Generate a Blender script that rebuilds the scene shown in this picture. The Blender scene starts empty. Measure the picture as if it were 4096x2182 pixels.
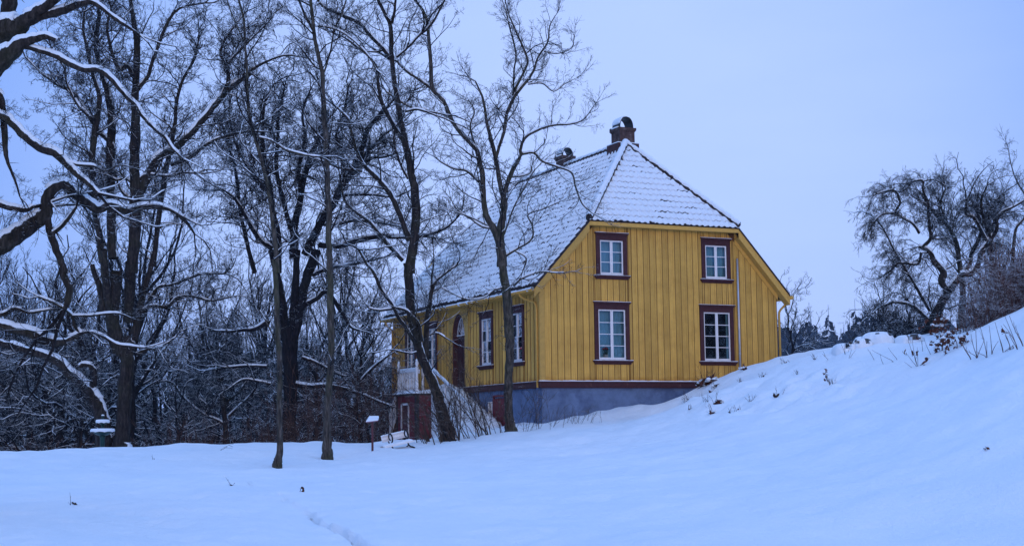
import bpy, math, random
import numpy as np
from mathutils import Vector, Matrix

SC = bpy.context.scene
COL = SC.collection
rad = math.radians

# ------------------------------------------------------------------ camera
FPX, CYP = 5872.744, 1091.0
YAW, PIT, ROL = rad(24.927), rad(6.104), rad(-0.677)
CP = np.array([-21.726, -44.541, -1.636])
_fw = np.array([math.sin(YAW), math.cos(YAW), 0.]); _rt = np.array([math.cos(YAW), -math.sin(YAW), 0.]); _up = np.array([0, 0, 1.])
CF = math.cos(PIT) * _fw + math.sin(PIT) * _up
_U = -math.sin(PIT) * _fw + math.cos(PIT) * _up
CR = math.cos(ROL) * _rt + math.sin(ROL) * _U
CU = -math.sin(ROL) * _rt + math.cos(ROL) * _U
cam_d = bpy.data.cameras.new('camera'); cam = bpy.data.objects.new('camera', cam_d); COL.objects.link(cam)
cam.matrix_world = Matrix(((CR[0], CU[0], -CF[0], CP[0]), (CR[1], CU[1], -CF[1], CP[1]), (CR[2], CU[2], -CF[2], CP[2]), (0, 0, 0, 1)))
cam_d.sensor_width = 36.0; cam_d.lens = 36.0 * FPX / 4096.0
cam_d.clip_start = 0.5; cam_d.clip_end = 3000
SC.camera = cam
HAZE = 0.00022

# ------------------------------------------------------------------ world
W = bpy.data.worlds.new('World'); SC.world = W; W.use_nodes = True
nt = W.node_tree; nt.nodes.clear()
def N(t, typ, **kw):
    n = t.nodes.new(typ)
    for k, v in kw.items():
        if k.startswith('i_'):
            key = k[2:]
            n.inputs[int(key) if key.isdigit() else key].default_value = v
        else: setattr(n, k, v)
    return n
def ramp(t, stops, fac=None, interp='LINEAR'):
    r = t.nodes.new('ShaderNodeValToRGB'); cr = r.color_ramp; cr.interpolation = interp
    while len(cr.elements) < len(stops): cr.elements.new(0.5)
    for e, (p, c) in zip(cr.elements, stops):
        e.position = p; e.color = (*c, 1) if len(c) == 3 else c
    if fac is not None: t.links.new(fac, r.inputs[0])
    return r
def mixc(t, a, b, fac, mode='MIX'):
    m = t.nodes.new('ShaderNodeMix'); m.data_type = 'RGBA'; m.blend_type = mode
    for s, v in ((m.inputs[0], fac), (m.inputs[6], a), (m.inputs[7], b)):
        if hasattr(v, 'node'): t.links.new(v, s)
        elif isinstance(v, (int, float)): s.default_value = v
        else: s.default_value = (*v, 1)
    return m.outputs[2]
SUN_EL, SUN_ROT = rad(9), rad(208)
sky = N(nt, 'ShaderNodeTexSky', sky_type='NISHITA', sun_disc=False, sun_elevation=SUN_EL, sun_rotation=SUN_ROT, air_density=1.5, dust_density=2.0, ozone_density=3.0)
tc = N(nt, 'ShaderNodeTexCoord'); sp = N(nt, 'ShaderNodeSeparateXYZ'); nt.links.new(tc.outputs['Generated'], sp.inputs[0])
nz = N(nt, 'ShaderNodeTexNoise', i_Scale=1.6, i_Detail=3.0, i_Roughness=0.5)
mp = N(nt, 'ShaderNodeMapping'); mp.inputs['Scale'].default_value = (1, 1, 2.6); mp.inputs['Location'].default_value = (0.6, 0.25, 0.4)
nt.links.new(tc.outputs['Generated'], mp.inputs[0]); nt.links.new(mp.outputs[0], nz.inputs[0])
m1 = N(nt, 'ShaderNodeMath', operation='MULTIPLY_ADD'); m1.inputs[1].default_value = 0.55; m1.inputs[2].default_value = -0.275
nt.links.new(nz.outputs[0], m1.inputs[0])
m2 = N(nt, 'ShaderNodeMath', operation='ADD'); nt.links.new(sp.outputs[2], m2.inputs[0]); nt.links.new(m1.outputs[0], m2.inputs[1])
cr = ramp(nt, [(0.0, (0.24, 0.40, 0.88)), (0.30, (0.21, 0.385, 0.92)), (0.55, (0.33, 0.57, 1.18)), (1.0, (0.42, 0.70, 1.42))], m2.outputs[0])
# the thinnest part of the cloud sheet lets more light through, low in the north-east
vd = N(nt, 'ShaderNodeVectorMath', operation='DOT_PRODUCT'); nrm = N(nt, 'ShaderNodeVectorMath', operation='NORMALIZE')
nt.links.new(tc.outputs['Generated'], nrm.inputs[0]); nt.links.new(nrm.outputs[0], vd.inputs[0])
_b = CF + CR * (2250 - 2048) / FPX - CU * (900 - CYP) / FPX; _b = _b / np.linalg.norm(_b); vd.inputs[1].default_value = tuple(float(q) for q in _b)
mr = N(nt, 'ShaderNodeMapRange', interpolation_type='SMOOTHSTEP'); mr.inputs[1].default_value = math.cos(rad(24)); mr.inputs[2].default_value = math.cos(rad(1)); nt.links.new(vd.outputs['Value'], mr.inputs[0])
nz2 = N(nt, 'ShaderNodeTexNoise', i_Scale=5.0, i_Detail=5.0, i_Roughness=0.5); mp2 = N(nt, 'ShaderNodeMapping'); mp2.inputs['Scale'].default_value = (1, 1, 4.5); nt.links.new(tc.outputs['Generated'], mp2.inputs[0]); nt.links.new(mp2.outputs[0], nz2.inputs[0])
mm_ = N(nt, 'ShaderNodeMath', operation='MULTIPLY_ADD'); mm_.inputs[1].default_value = 0.34; mm_.inputs[2].default_value = -0.17; nt.links.new(nz2.outputs[0], mm_.inputs[0])
ma_ = N(nt, 'ShaderNodeMath', operation='ADD', use_clamp=True); nt.links.new(mr.outputs[0], ma_.inputs[0]); nt.links.new(mm_.outputs[0], ma_.inputs[1])
cr_b = mixc(nt, cr.outputs[0], (0.44, 0.595, 1.07), ma_.outputs[0])
skys = mixc(nt, sky.outputs[0], (0.1, 0.1, 0.1), 1.0, 'MULTIPLY')     # the clear sky above the cloud, at strength 0.1
over = mixc(nt, skys, cr_b, 0.95)                              # seen through an overcast veil
bg = N(nt, 'ShaderNodeBackground', i_Strength=1.0); nt.links.new(over, bg.inputs[0])
wo = N(nt, 'ShaderNodeOutputWorld'); nt.links.new(bg.outputs[0], wo.inputs[0])

# ------------------------------------------------------------------ sun (soft glow behind the camera) and exposure
sd = bpy.data.lights.new('sun', 'SUN'); sun = bpy.data.objects.new('sun', sd); COL.objects.link(sun)
sd.energy = 0.66; sd.angle = rad(25); sd.color = (1.0, 0.72, 0.42)
sdir = Vector((0.27, 0.95, -math.tan(SUN_EL))).normalized()
sun.rotation_euler = sdir.to_track_quat('-Z', 'Y').to_euler(); sun.location = (-30, -60, 30)
SC.view_settings.view_transform = 'Standard'; SC.view_settings.look = 'None'
SC.view_settings.exposure = 0.18; SC.view_settings.gamma = 1; SC.view_settings.use_curve_mapping = False
SC.render.engine = 'CYCLES'
try:
    SC.cycles.use_denoising = True; SC.cycles.max_bounces = 6; SC.cycles.transparent_max_bounces = 8
    SC.cycles.diffuse_bounces = 3
except Exception: pass

# ------------------------------------------------------------------ pixel <-> place helpers
def ray(u, v): return CF + CR * (u - 2048) / FPX - CU * (v - CYP) / FPX
def at(u, v, d): return CP + ray(u, v) * d
def onplane(u, v, ax, val):
    r = ray(u, v); return CP + r * ((val - CP[ax]) / r[ax])
ZOOM = {'A': (0, 0, 1.2577), 'B': (0, 1000, 1.161), 'C': (900, 0, 1.2575), 'D': (900, 1000, 1.3725), 'E': (1500, 0, 1.258),
        'F': (1400, 1050, 1.7156), 'H': (3000, 550, 1.3066), 'K': (3600, 900, 2.286), 'S': (0, 0, 1.0)}

# ------------------------------------------------------------------ materials
MATS = {}
def newmat(name):
    m = bpy.data.materials.new(name); m.use_nodes = True; t = m.node_tree
    return m, t, t.nodes['Principled BSDF']
def plain(name, col, rough=0.7, metal=0.0, var=0.12, scale=6.0, bump=0.0, spec=0.3, dirt=None, stretch=None):
    if name in MATS: return MATS[name]
    m, t, b = newmat(name)
    co = N(t, 'ShaderNodeTexCoord'); mpn = N(t, 'ShaderNodeMapping'); t.links.new(co.outputs['Object'], mpn.inputs[0])
    if stretch: mpn.inputs['Scale'].default_value = stretch
    n1 = N(t, 'ShaderNodeTexNoise', i_Scale=scale, i_Detail=6.0, i_Roughness=0.6); t.links.new(mpn.outputs[0], n1.inputs[0])
    lo = tuple(c * (1 - var * 1.6) for c in col); hi = tuple(min(1, c * (1 + var * 1.3)) for c in col)
    r = ramp(t, [(0.25, lo), (0.5, col), (0.78, hi)], n1.outputs[0])
    out = r.outputs[0]
    oi = N(t, 'ShaderNodeObjectInfo')
    r3 = ramp(t, [(0, (0.86, 0.86, 0.86)), (1, (1.08, 1.06, 1.02))], oi.outputs['Random'])
    out = mixc(t, out, r3.outputs[0], 1.0, 'MULTIPLY')
    if dirt:
        n2 = N(t, 'ShaderNodeTexNoise', i_Scale=dirt[1], i_Detail=8.0, i_Roughness=0.7); t.links.new(mpn.outputs[0], n2.inputs[0])
        r2 = ramp(t, [(dirt[2], (0, 0, 0)), (dirt[2] + 0.14, (1, 1, 1))], n2.outputs[0])
        out = mixc(t, out, dirt[0], r2.outputs[0])
    t.links.new(out, b.inputs['Base Color'])
    b.inputs['Roughness'].default_value = rough; b.inputs['Metallic'].default_value = metal
    b.inputs['Specular IOR Level'].default_value = spec
    if bump:
        bn = N(t, 'ShaderNodeBump', i_Strength=bump, i_Distance=0.02); t.links.new(n1.outputs[0], bn.inputs['Height']); t.links.new(bn.outputs[0], b.inputs['Normal'])
    MATS[name] = m; return m

def snow_mat():
    m, t, b = newmat('snow')
    co = N(t, 'ShaderNodeTexCoord')
    n1 = N(t, 'ShaderNodeTexNoise', i_Scale=0.35, i_Detail=5.0, i_Roughness=0.55); t.links.new(co.outputs['Object'], n1.inputs[0])
    n2 = N(t, 'ShaderNodeTexNoise', i_Scale=3.2, i_Detail=8.0, i_Roughness=0.65); t.links.new(co.outputs['Object'], n2.inputs[0])
    n3 = N(t, 'ShaderNodeTexNoise', i_Scale=28.0, i_Detail=3.0, i_Roughness=0.7); t.links.new(co.outputs['Object'], n3.inputs[0])
    r = ramp(t, [(0.3, (0.80, 0.86, 0.90)), (0.7, (0.88, 0.91, 0.93))], n1.outputs[0]); t.links.new(r.outputs[0], b.inputs['Base Color'])
    b.inputs['Roughness'].default_value = 0.85; b.inputs['Specular IOR Level'].default_value = 0.15
    a = N(t, 'ShaderNodeMath', operation='MULTIPLY_ADD'); a.inputs[1].default_value = 0.30; t.links.new(n3.outputs[0], a.inputs[0]); t.links.new(n2.outputs[0], a.inputs[2])
    bn = N(t, 'ShaderNodeBump', i_Strength=0.7, i_Distance=0.12); t.links.new(a.outputs[0], bn.inputs['Height']); t.links.new(bn.outputs[0], b.inputs['Normal'])
    MATS['snow'] = m; return m
SNOW = snow_mat()

def bark_mat(name, col, thr=0.55, moss=0.25, side=0.0, vscale=7.0):
    m, t, b = newmat(name)
    co = N(t, 'ShaderNodeTexCoord'); ge = N(t, 'ShaderNodeNewGeometry')
    mpn = N(t, 'ShaderNodeMapping'); mpn.inputs['Scale'].default_value = (1, 1, 0.22); t.links.new(co.outputs['Object'], mpn.inputs[0])
    n1 = N(t, 'ShaderNodeTexNoise', i_Scale=vscale * 2.2, i_Detail=7.0, i_Roughness=0.7); t.links.new(mpn.outputs[0], n1.inputs[0])
    r = ramp(t, [(0.32, tuple(c * 0.2 for c in col)), (0.5, col), (0.70, tuple(c * 2.8 for c in col))], n1.outputs[0])
    n4 = N(t, 'ShaderNodeTexNoise', i_Scale=1.1, i_Detail=6.0, i_Roughness=0.65); t.links.new(co.outputs['Object'], n4.inputs[0])
    r4 = ramp(t, [(0.48, (0, 0, 0)), (0.66, (moss, moss, moss))], n4.outputs[0])
    c1 = mixc(t, r.outputs[0], (0.05, 0.055, 0.022), r4.outputs[0])
    sx = N(t, 'ShaderNodeSeparateXYZ'); t.links.new(ge.outputs['Normal'], sx.inputs[0])
    n2 = N(t, 'ShaderNodeTexNoise', i_Scale=5.0, i_Detail=5.0, i_Roughness=0.7); t.links.new(co.outputs['Object'], n2.inputs[0])
    a1 = N(t, 'ShaderNodeMath', operation='MULTIPLY_ADD'); a1.inputs[1].default_value = 0.9; a1.inputs[2].default_value = -0.45; t.links.new(n2.outputs[0], a1.inputs[0])
    a2 = N(t, 'ShaderNodeMath', operation='ADD'); t.links.new(sx.outputs[2], a2.inputs[0]); t.links.new(a1.outputs[0], a2.inputs[1])
    val = a2.outputs[0]
    if side:
        a3 = N(t, 'ShaderNodeMath', operation='MULTIPLY_ADD'); a3.inputs[1].default_value = side; t.links.new(sx.outputs[0], a3.inputs[0]); t.links.new(val, a3.inputs[2]); val = a3.outputs[0]
    r5 = ramp(t, [(thr, (0, 0, 0)), (thr + 0.06, (1, 1, 1))], val)
    c2 = mixc(t, c1, (0.84, 0.88, 0.91), r5.outputs[0])
    t.links.new(c2, b.inputs['Base Color']); b.inputs['Roughness'].default_value = 0.9; b.inputs['Specular IOR Level'].default_value = 0.15
    bn = N(t, 'ShaderNodeBump', i_Strength=0.9, i_Distance=0.03); t.links.new(n1.outputs[0], bn.inputs['Height']); t.links.new(bn.outputs[0], b.inputs['Normal'])
    MATS[name] = m; return m
BARK = bark_mat('oak_bark', (0.028, 0.022, 0.019), 0.60)
BARKS = bark_mat('snowy_bark', (0.025, 0.020, 0.018), 0.48, 0.25, 0.40)
BARKY = bark_mat('ash_bark', (0.055, 0.047, 0.040), 0.66, 0.6, 0.32)
BARKB = bark_mat('far_bark', (0.013, 0.011, 0.013), 0.70, 0.1)
TWIG = bark_mat('twig_bark', (0.012, 0.010, 0.011), 0.80, 0.0)
TWIGR = bark_mat('red_twig_bark', (0.095, 0.046, 0.034), 0.70, 0.0)
THICK = bark_mat('thicket_bark', (0.085, 0.044, 0.030), 0.85, 0.0)
STEM = bark_mat('stem_bark', (0.060, 0.040, 0.030), 0.85, 0.2)

def wood_mat(name, col, dark):
    m, t, b = newmat(name)
    co = N(t, 'ShaderNodeTexCoord'); mpn = N(t, 'ShaderNodeMapping'); mpn.inputs['Scale'].default_value = (1, 1, 0.06); t.links.new(co.outputs['Object'], mpn.inputs[0])
    n1 = N(t, 'ShaderNodeTexNoise', i_Scale=22.0, i_Detail=6.0, i_Roughness=0.65); t.links.new(mpn.outputs[0], n1.inputs[0])
    r = ramp(t, [(0.28, dark), (0.5, col), (0.8, tuple(min(1, c * 1.15) for c in col))], n1.outputs[0])
    oi = N(t, 'ShaderNodeObjectInfo'); r3 = ramp(t, [(0, (0.76, 0.75, 0.72)), (0.5, (0.96, 0.96, 0.96)), (1, (1.10, 1.08, 1.06))], oi.outputs['Random'])
    c = mixc(t, r.outputs[0], r3.outputs[0], 1.0, 'MULTIPLY')
    n2 = N(t, 'ShaderNodeTexNoise', i_Scale=1.3, i_Detail=8.0, i_Roughness=0.7); t.links.new(co.outputs['Object'], n2.inputs[0])
    r2 = ramp(t, [(0.35, (0.82, 0.80, 0.78)), (0.6, (1.0, 1.0, 1.0))], n2.outputs[0]); c = mixc(t, c, r2.outputs[0], 1.0, 'MULTIPLY')
    # rising damp and splash dirt close to the water table, a stain of the wood itself
    sx = N(t, 'ShaderNodeSeparateXYZ'); t.links.new(co.outputs['Object'], sx.inputs[0])
    ad = N(t, 'ShaderNodeMath', operation='MULTIPLY_ADD'); ad.inputs[1].default_value = 0.5; t.links.new(n2.outputs[0], ad.inputs[0]); t.links.new(sx.outputs[2], ad.inputs[2])
    r6 = ramp(t, [(0.22, (0.72, 0.60, 0.42)), (0.42, (1, 1, 1))], ad.outputs[0]); c = mixc(t, c, r6.outputs[0], 1.0, 'MULTIPLY')
    t.links.new(c, b.inputs['Base Color']); b.inputs['Roughness'].default_value = 0.6; b.inputs['Specular IOR Level'].default_value = 0.25
    bn = N(t, 'ShaderNodeBump', i_Strength=0.25, i_Distance=0.006); t.links.new(n1.outputs[0], bn.inputs['Height']); t.links.new(bn.outputs[0], b.inputs['Normal'])
    MATS[name] = m; return m
YEL = wood_mat('yellow_boards', (0.68, 0.385, 0.076), (0.60, 0.325, 0.060))
YELT = plain('yellow_trim', (0.60, 0.345, 0.072), 0.55, var=0.10, scale=9)
JOINT = plain('joint_wood', (0.11, 0.042, 0.010), 0.8, var=0.2)
RED = plain('oxblood_trim', (0.062, 0.015, 0.015), 0.5, var=0.25, scale=10, dirt=((0.16, 0.07, 0.05), 3.0, 0.62))
REDB = plain('red_boards', (0.15, 0.017, 0.025), 0.55, var=0.18, scale=5)
WHITE = plain('white_paint', (0.80, 0.78, 0.78), 0.5, var=0.05, dirt=((0.55, 0.52, 0.50), 6.0, 0.68))
BLUE = plain('grey_plaster', (0.115, 0.165, 0.275), 0.9, var=0.22, scale=2.6, bump=0.9, dirt=((0.075, 0.105, 0.19), 1.1, 0.50))
DARK = plain('dark_iron', (0.018, 0.018, 0.020), 0.45, metal=0.3, var=0.2)
TILE = plain('roof_tile', (0.030, 0.019, 0.019), 0.6, var=0.35, scale=4)
BRICK = plain('chimney_plaster', (0.075, 0.046, 0.042), 0.9, var=0.5, scale=6, bump=0.8, dirt=((0.20, 0.19, 0.18), 6.0, 0.57))
METAL = plain('zinc_pipe', (0.55, 0.56, 0.58), 0.35, metal=0.6, var=0.1)
CURT = plain('curtain_cloth', (0.22, 0.42, 0.54), 0.9, var=0.10, scale=3, stretch=(6, 6, 1))
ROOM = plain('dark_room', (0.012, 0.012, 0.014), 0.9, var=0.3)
GREEN = plain('green_iron', (0.010, 0.040, 0.036), 0.4, metal=0.2, var=0.3)
LEAF = plain('dead_leaf', (0.10, 0.034, 0.020), 0.8, var=0.5, scale=14)
ROCK = plain('mossy_rock', (0.05, 0.032, 0.024), 0.9, var=0.6, scale=7, bump=0.8)
POTM = plain('pot_clay', (0.55, 0.50, 0.45), 0.7)
FLOW = plain('flower_red', (0.45, 0.03, 0.04), 0.6)
GRN = plain('plant_green', (0.03, 0.08, 0.03), 0.6)
SPRUCE = plain('spruce_needles', (0.012, 0.020, 0.020), 0.8, var=0.45, scale=2)
HEARTW = plain('bare_heartwood', (0.20, 0.115, 0.06), 0.8, var=0.4, scale=18, stretch=(1, 1, 0.3))
HAZED = plain('haze_tinted_spruce_needles', (0.050, 0.075, 0.115), 0.9, var=0.5, scale=.15)  # blue of distant haze painted into the needle colour of the far forest
def glass_mat():
    m = bpy.data.materials.new('window_glass'); m.use_nodes = True; t = m.node_tree; t.nodes.clear()
    o = N(t, 'ShaderNodeOutputMaterial'); mx = N(t, 'ShaderNodeMixShader'); tr = N(t, 'ShaderNodeBsdfTransparent'); gl = N(t, 'ShaderNodeBsdfGlossy', i_Roughness=0.03)
    tr.inputs[0].default_value = (0.70, 0.80, 0.84, 1); fr = N(t, 'ShaderNodeFresnel', i_IOR=1.55)
    co = N(t, 'ShaderNodeTexCoord'); nn = N(t, 'ShaderNodeTexNoise', i_Scale=2.5, i_Detail=2.0); t.links.new(co.outputs['Object'], nn.inputs[0])
    bn = N(t, 'ShaderNodeBump', i_Strength=0.35, i_Distance=0.05); t.links.new(nn.outputs[0], bn.inputs['Height']); t.links.new(bn.outputs[0], gl.inputs['Normal'])
    mm = N(t, 'ShaderNodeMath', operation='MULTIPLY'); mm.inputs[1].default_value = 1.0; t.links.new(fr.outputs[0], mm.inputs[0])
    t.links.new(mm.outputs[0], mx.inputs[0]); t.links.new(tr.outputs[0], mx.inputs[1]); t.links.new(gl.outputs[0], mx.inputs[2]); t.links.new(mx.outputs[0], o.inputs[0])
    MATS['glass'] = m; return m
GLASS = glass_mat()

# ------------------------------------------------------------------ object helpers
def tag(o, label=None, cat=None, group=None, kind=None):
    if label: o['label'] = label
    if cat: o['category'] = cat
    if group: o['group'] = group
    if kind: o['kind'] = kind
    return o
def empty(name, loc=(0, 0, 0)):
    o = bpy.data.objects.new(name, None); COL.objects.link(o); o.location = Vector([float(c) for c in loc]); o.empty_display_size = 0.3; return o
def link(name, me, parent=None, loc=None):
    o = bpy.data.objects.new(name, me); COL.objects.link(o)
    if parent is not None: o.parent = parent
    if loc is not None: o.location = Vector([float(c) for c in loc])
    return o
def mesh_np(name, V, F, mat, smooth=True):
    """V (n,3), F (m,k) arrays with a constant k"""
    V = np.ascontiguousarray(V, dtype=np.float32); F = np.ascontiguousarray(F, dtype=np.int32)
    me = bpy.data.meshes.new(name); k = F.shape[1]
    me.vertices.add(len(V)); me.vertices.foreach_set('co', V.ravel())
    me.loops.add(F.size); me.loops.foreach_set('vertex_index', F.ravel())
    me.polygons.add(len(F)); me.polygons.foreach_set('loop_start', np.arange(len(F), dtype=np.int32) * k)
    try: me.polygons.foreach_set('loop_total', np.full(len(F), k, dtype=np.int32))
    except Exception: pass
    if smooth: me.polygons.foreach_set('use_smooth', np.ones(len(F), dtype=bool))
    me.update(calc_edges=True)
    me.materials.append(mat); return me
class MB:
    def __init__(s): s.v = []; s.f = []
    def poly(s, pts, faces):
        b = len(s.v); s.v += [tuple(float(c) for c in p) for p in pts]; s.f += [tuple(b + i for i in f) for f in faces]
    def box(s, a, b, M=None):
        (x0, y0, z0), (x1, y1, z1) = a, b
        p = [(x0, y0, z0), (x1, y0, z0), (x1, y1, z0), (x0, y1, z0), (x0, y0, z1), (x1, y0, z1), (x1, y1, z1), (x0, y1, z1)]
        if M: p = [M(*q) for q in p]
        s.poly(p, [(0, 3, 2, 1), (4, 5, 6, 7), (0, 1, 5, 4), (1, 2, 6, 5), (2, 3, 7, 6), (3, 0, 4, 7)])
    def prism(s, loop, off):
        n = len(loop); top = [tuple(np.array(p) + np.array(off)) for p in loop]
        s.poly(list(loop) + top, [tuple(range(n))[::-1], tuple(range(n, 2 * n))] + [(i, (i + 1) % n, n + (i + 1) % n, n + i) for i in range(n)])
    def tube(s, pts, rs, k=8, cap=True):
        V, F = poly_tube(np.array(pts, float), np.array(rs, float) if hasattr(rs, '__len__') else np.full(len(pts), rs), k)
        b = len(s.v); s.v += [tuple(p) for p in V.tolist()]; s.f += [tuple(b + i for i in f) for f in F.tolist()]
        if cap:
            s.f.append(tuple(b + i for i in range(k))[::-1]); n = len(pts); s.f.append(tuple(b + (n - 1) * k + i for i in range(k)))
    def lathe(s, prof, c=(0, 0, 0), k=16):
        b = len(s.v)
        for r, z in prof:
            for i in range(k):
                a = 2 * math.pi * i / k; s.v.append((c[0] + r * math.cos(a), c[1] + r * math.sin(a), c[2] + z))
        for j in range(len(prof) - 1):
            for i in range(k): s.f.append((b + j * k + i, b + j * k + (i + 1) % k, b + (j + 1) * k + (i + 1) % k, b + (j + 1) * k + i))
        s.f.append(tuple(b + i for i in range(k))[::-1]); s.f.append(tuple(b + (len(prof) - 1) * k + i for i in range(k)))
    def mesh(s, name, mat, smooth=False, fix=True):
        me = bpy.data.meshes.new(name); me.from_pydata(s.v, [], s.f); me.materials.append(mat)
        if fix:
            import bmesh
            bm = bmesh.new(); bm.from_mesh(me); bmesh.ops.recalc_face_normals(bm, faces=bm.faces); bm.to_mesh(me); bm.free()
        if smooth: me.polygons.foreach_set('use_smooth', [True] * len(me.polygons))
        me.update(); return me
    def build(s, name, mat, parent=None, smooth=False, loc=None):
        if loc is not None: s.v = [(p[0] - loc[0], p[1] - loc[1], p[2] - loc[2]) for p in s.v]
        return link(name, s.mesh(name, mat, smooth), parent, loc)
def poly_tube(P, R, k=8, wob=0.0, rng=None):
    n = len(P); T = np.gradient(P, axis=0); T /= np.linalg.norm(T, axis=1)[:, None] + 1e-9
    ref = np.array([0, 0, 1.]) if abs(T[0, 2]) < 0.9 else np.array([1., 0, 0])
    Nn = np.zeros((n, 3)); v = ref - T[0] * (ref @ T[0]); v /= np.linalg.norm(v)
    for i in range(n):
        v = v - T[i] * (v @ T[i]); v /= np.linalg.norm(v) + 1e-9; Nn[i] = v
    B = np.cross(T, Nn); a = np.arange(k) * 2 * math.pi / k
    RR = R[:, None] * np.ones((1, k))
    if wob:
        prof = rng.normal(0, wob, (1, k)) + rng.normal(0, wob * 0.6, (n, k)); RR = RR * (1 + prof)
    V = P[:, None, :] + RR[:, :, None] * (np.cos(a)[None, :, None] * Nn[:, None, :] + np.sin(a)[None, :, None] * B[:, None, :])
    V = V.reshape(-1, 3); i = np.arange(n - 1)[:, None] * k; j = np.arange(k)[None, :]; j2 = (j + 1) % k
    F = np.stack([i + j, i + j2, i + k + j2, i + k + j], -1).reshape(-1, 4)
    return V, F
def seg_tubes(S, k=3):
    """S (n,8): p0 p1 r0 r1"""
    S = np.asarray(S, float); n = len(S); P0, P1 = S[:, :3], S[:, 3:6]; D = P1 - P0
    L = np.linalg.norm(D, axis=1)[:, None] + 1e-9; D = D / L
    ref = np.where(np.abs(D[:, 2:3]) < 0.9, np.array([[0, 0, 1.]]), np.array([[1., 0, 0]]))
    A = ref - D * np.sum(ref * D, 1)[:, None]; A /= np.linalg.norm(A, axis=1)[:, None]; B = np.cross(D, A)
    a = np.arange(k) * 2 * math.pi / k
    C = np.cos(a)[None, :, None] * A[:, None, :] + np.sin(a)[None, :, None] * B[:, None, :]
    V = np.concatenate([P0[:, None, :] + C * S[:, 6][:, None, None], P1[:, None, :] + C * S[:, 7][:, None, None]], 1).reshape(-1, 3)
    i = np.arange(n)[:, None] * 2 * k; j = np.arange(k)[None, :]; j2 = (j + 1) % k
    F = np.stack([i + j, i + j2, i + k + j2, i + k + j], -1).reshape(-1, 4)
    return V, F
def smooth(x): x = np.clip(x, 0, 1); return x * x * (3 - 2 * x)

# ------------------------------------------------------------------ terrain
ctl = []
for u, v, d in [(-900, 2182, 20), (0, 2182, 20), (1000, 2182, 20), (2048, 2182, 20), (3000, 2182, 19), (4095, 2182, 18), (5000, 2150, 16),
                (-700, 1850, 45), (0, 1826, 45), (320, 1800, 45), (560, 1789, 45), (900, 1774, 45), (1270, 1764, 46), (1500, 1774, 47),
                (0, 1935, 32), (560, 1900, 33), (1108, 1861, 38), (1312, 1829, 41), (1490, 1802, 42), (1600, 1788, 43), (1765, 1757, 46), (2043, 1725, 47),
                (2400, 1725, 43), (2700, 1712, 41), (3000, 1690, 38), (2048, 1900, 31), (2800, 1900, 28), (3500, 1800, 27), (3400, 1600, 37),
                (3340, 1400, 44), (3560, 1368, 44), (3700, 1370, 43.5), (3900, 1318, 41), (4095, 1235, 38), (4400, 1130, 36), (4095, 1500, 28), (3800, 1500, 35), (4095, 1800, 22)]:
    ctl.append(at(u, v, d))
for x, z in ((0, -1.40), (1.0, -1.25), (2.24, -1.04), (3.5, -.83), (5.1, -.84), (6.2, -.72), (7.2, -.3), (8.3, .25), (9.68, .70)): ctl.append(np.array([x, -0.1, z]))
for u, v in ((2767, 1552), (2850, 1522), (2942, 1490), (3030, 1464), (3116, 1446)): ctl.append(onplane(u, v, 1, -1.5))
ctl.append(onplane(2655, 1664, 1, -2.0)); ctl.append(onplane(3230, 1412, 1, -3.5))
for p in ((0, 2.95, -1.55), (-2, 6.5, -2.04), (-2.2, 8.45, -2.1), (-2, 12, -2.35), (0, 14.6, -2.4), (5, 16, -1.6), (11, 12, -.5), (11, 5, .4), (11.5, 0, .8),
          (-5, 22, -4.2), (-16, 16, -4.2), (-9, 11, -3.4), (-3.5, 14, -3.0), (-24, 10, -4.0), (-30, 4, -3.2), (-20, 30, -5.2), (-5, 40, -5.5), (-40, 20, -5.5), (20, 40, -4), (30, 15, -1.0), (16, 2, 1.1), (14, -3, 1.25), (22, -8, 2.6),
          (40, -10, 3.4), (-40, -20, -3.4), (-30, -60, -3.6), (-10, -60, -2.8), (10, -45, 1.0), (30, -35, 4.0), (0, -50, -1.3)): ctl.append(np.array(p, float))
ctl = np.array(ctl)
def _phi(r2): return 0.5 * r2 * np.log(r2 + 1e-6)
_cx = ctl[:, :2]; n_ = len(ctl)
_K = _phi(((_cx[:, None] - _cx[None]) ** 2).sum(-1)) + 0.6 * np.eye(n_)
_Pm = np.c_[np.ones(n_), _cx]; _A = np.zeros((n_ + 3, n_ + 3)); _A[:n_, :n_] = _K; _A[:n_, n_:] = _Pm; _A[n_:, :n_] = _Pm.T
_w = np.linalg.solve(_A, np.r_[ctl[:, 2], 0, 0, 0])
def tps(X, Y):
    X = np.asarray(X, float); Y = np.asarray(Y, float); o = _w[n_] + _w[n_ + 1] * X + _w[n_ + 2] * Y
    for i in range(n_): o = o + _w[i] * _phi((X - _cx[i, 0]) ** 2 + (Y - _cx[i, 1]) ** 2)
    return o
def base_ground(X, Y):
    X = np.asarray(X, float); Y = np.asarray(Y, float)
    r = np.hypot(X + 5, Y + 10); f = smooth((r - 48) / 45.0)
    far = -5.0 + 0.0 * X
    sc = np.minimum(1.0, 60.0 / np.maximum(r, 1e-6)); Xc = -5 + (X + 5) * sc; Yc = -10 + (Y + 10) * sc
    return tps(Xc, Yc) * (1 - f) + far * f
def hit(u, v, z0=-2.5):
    r = ray(u, v); lo, hi = 6.0, 90.0; d = np.linspace(8, 75, 400); P = CP[None] + r[None] * d[:, None]
    g = base_ground(P[:, 0], P[:, 1]); k = np.argmax(P[:, 2] < g)
    if not (P[:, 2] < g).any(): return None
    return P[k]
path_px = [(840, 1880), (986, 1932), (1113, 1988), (1208, 2040), (1304, 2099), (1383, 2146), (1500, 2215), (1640, 2290)]
PATH = np.array([hit(*p)[:2] for p in path_px])
rs = np.random.RandomState(4)
dips = []
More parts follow.
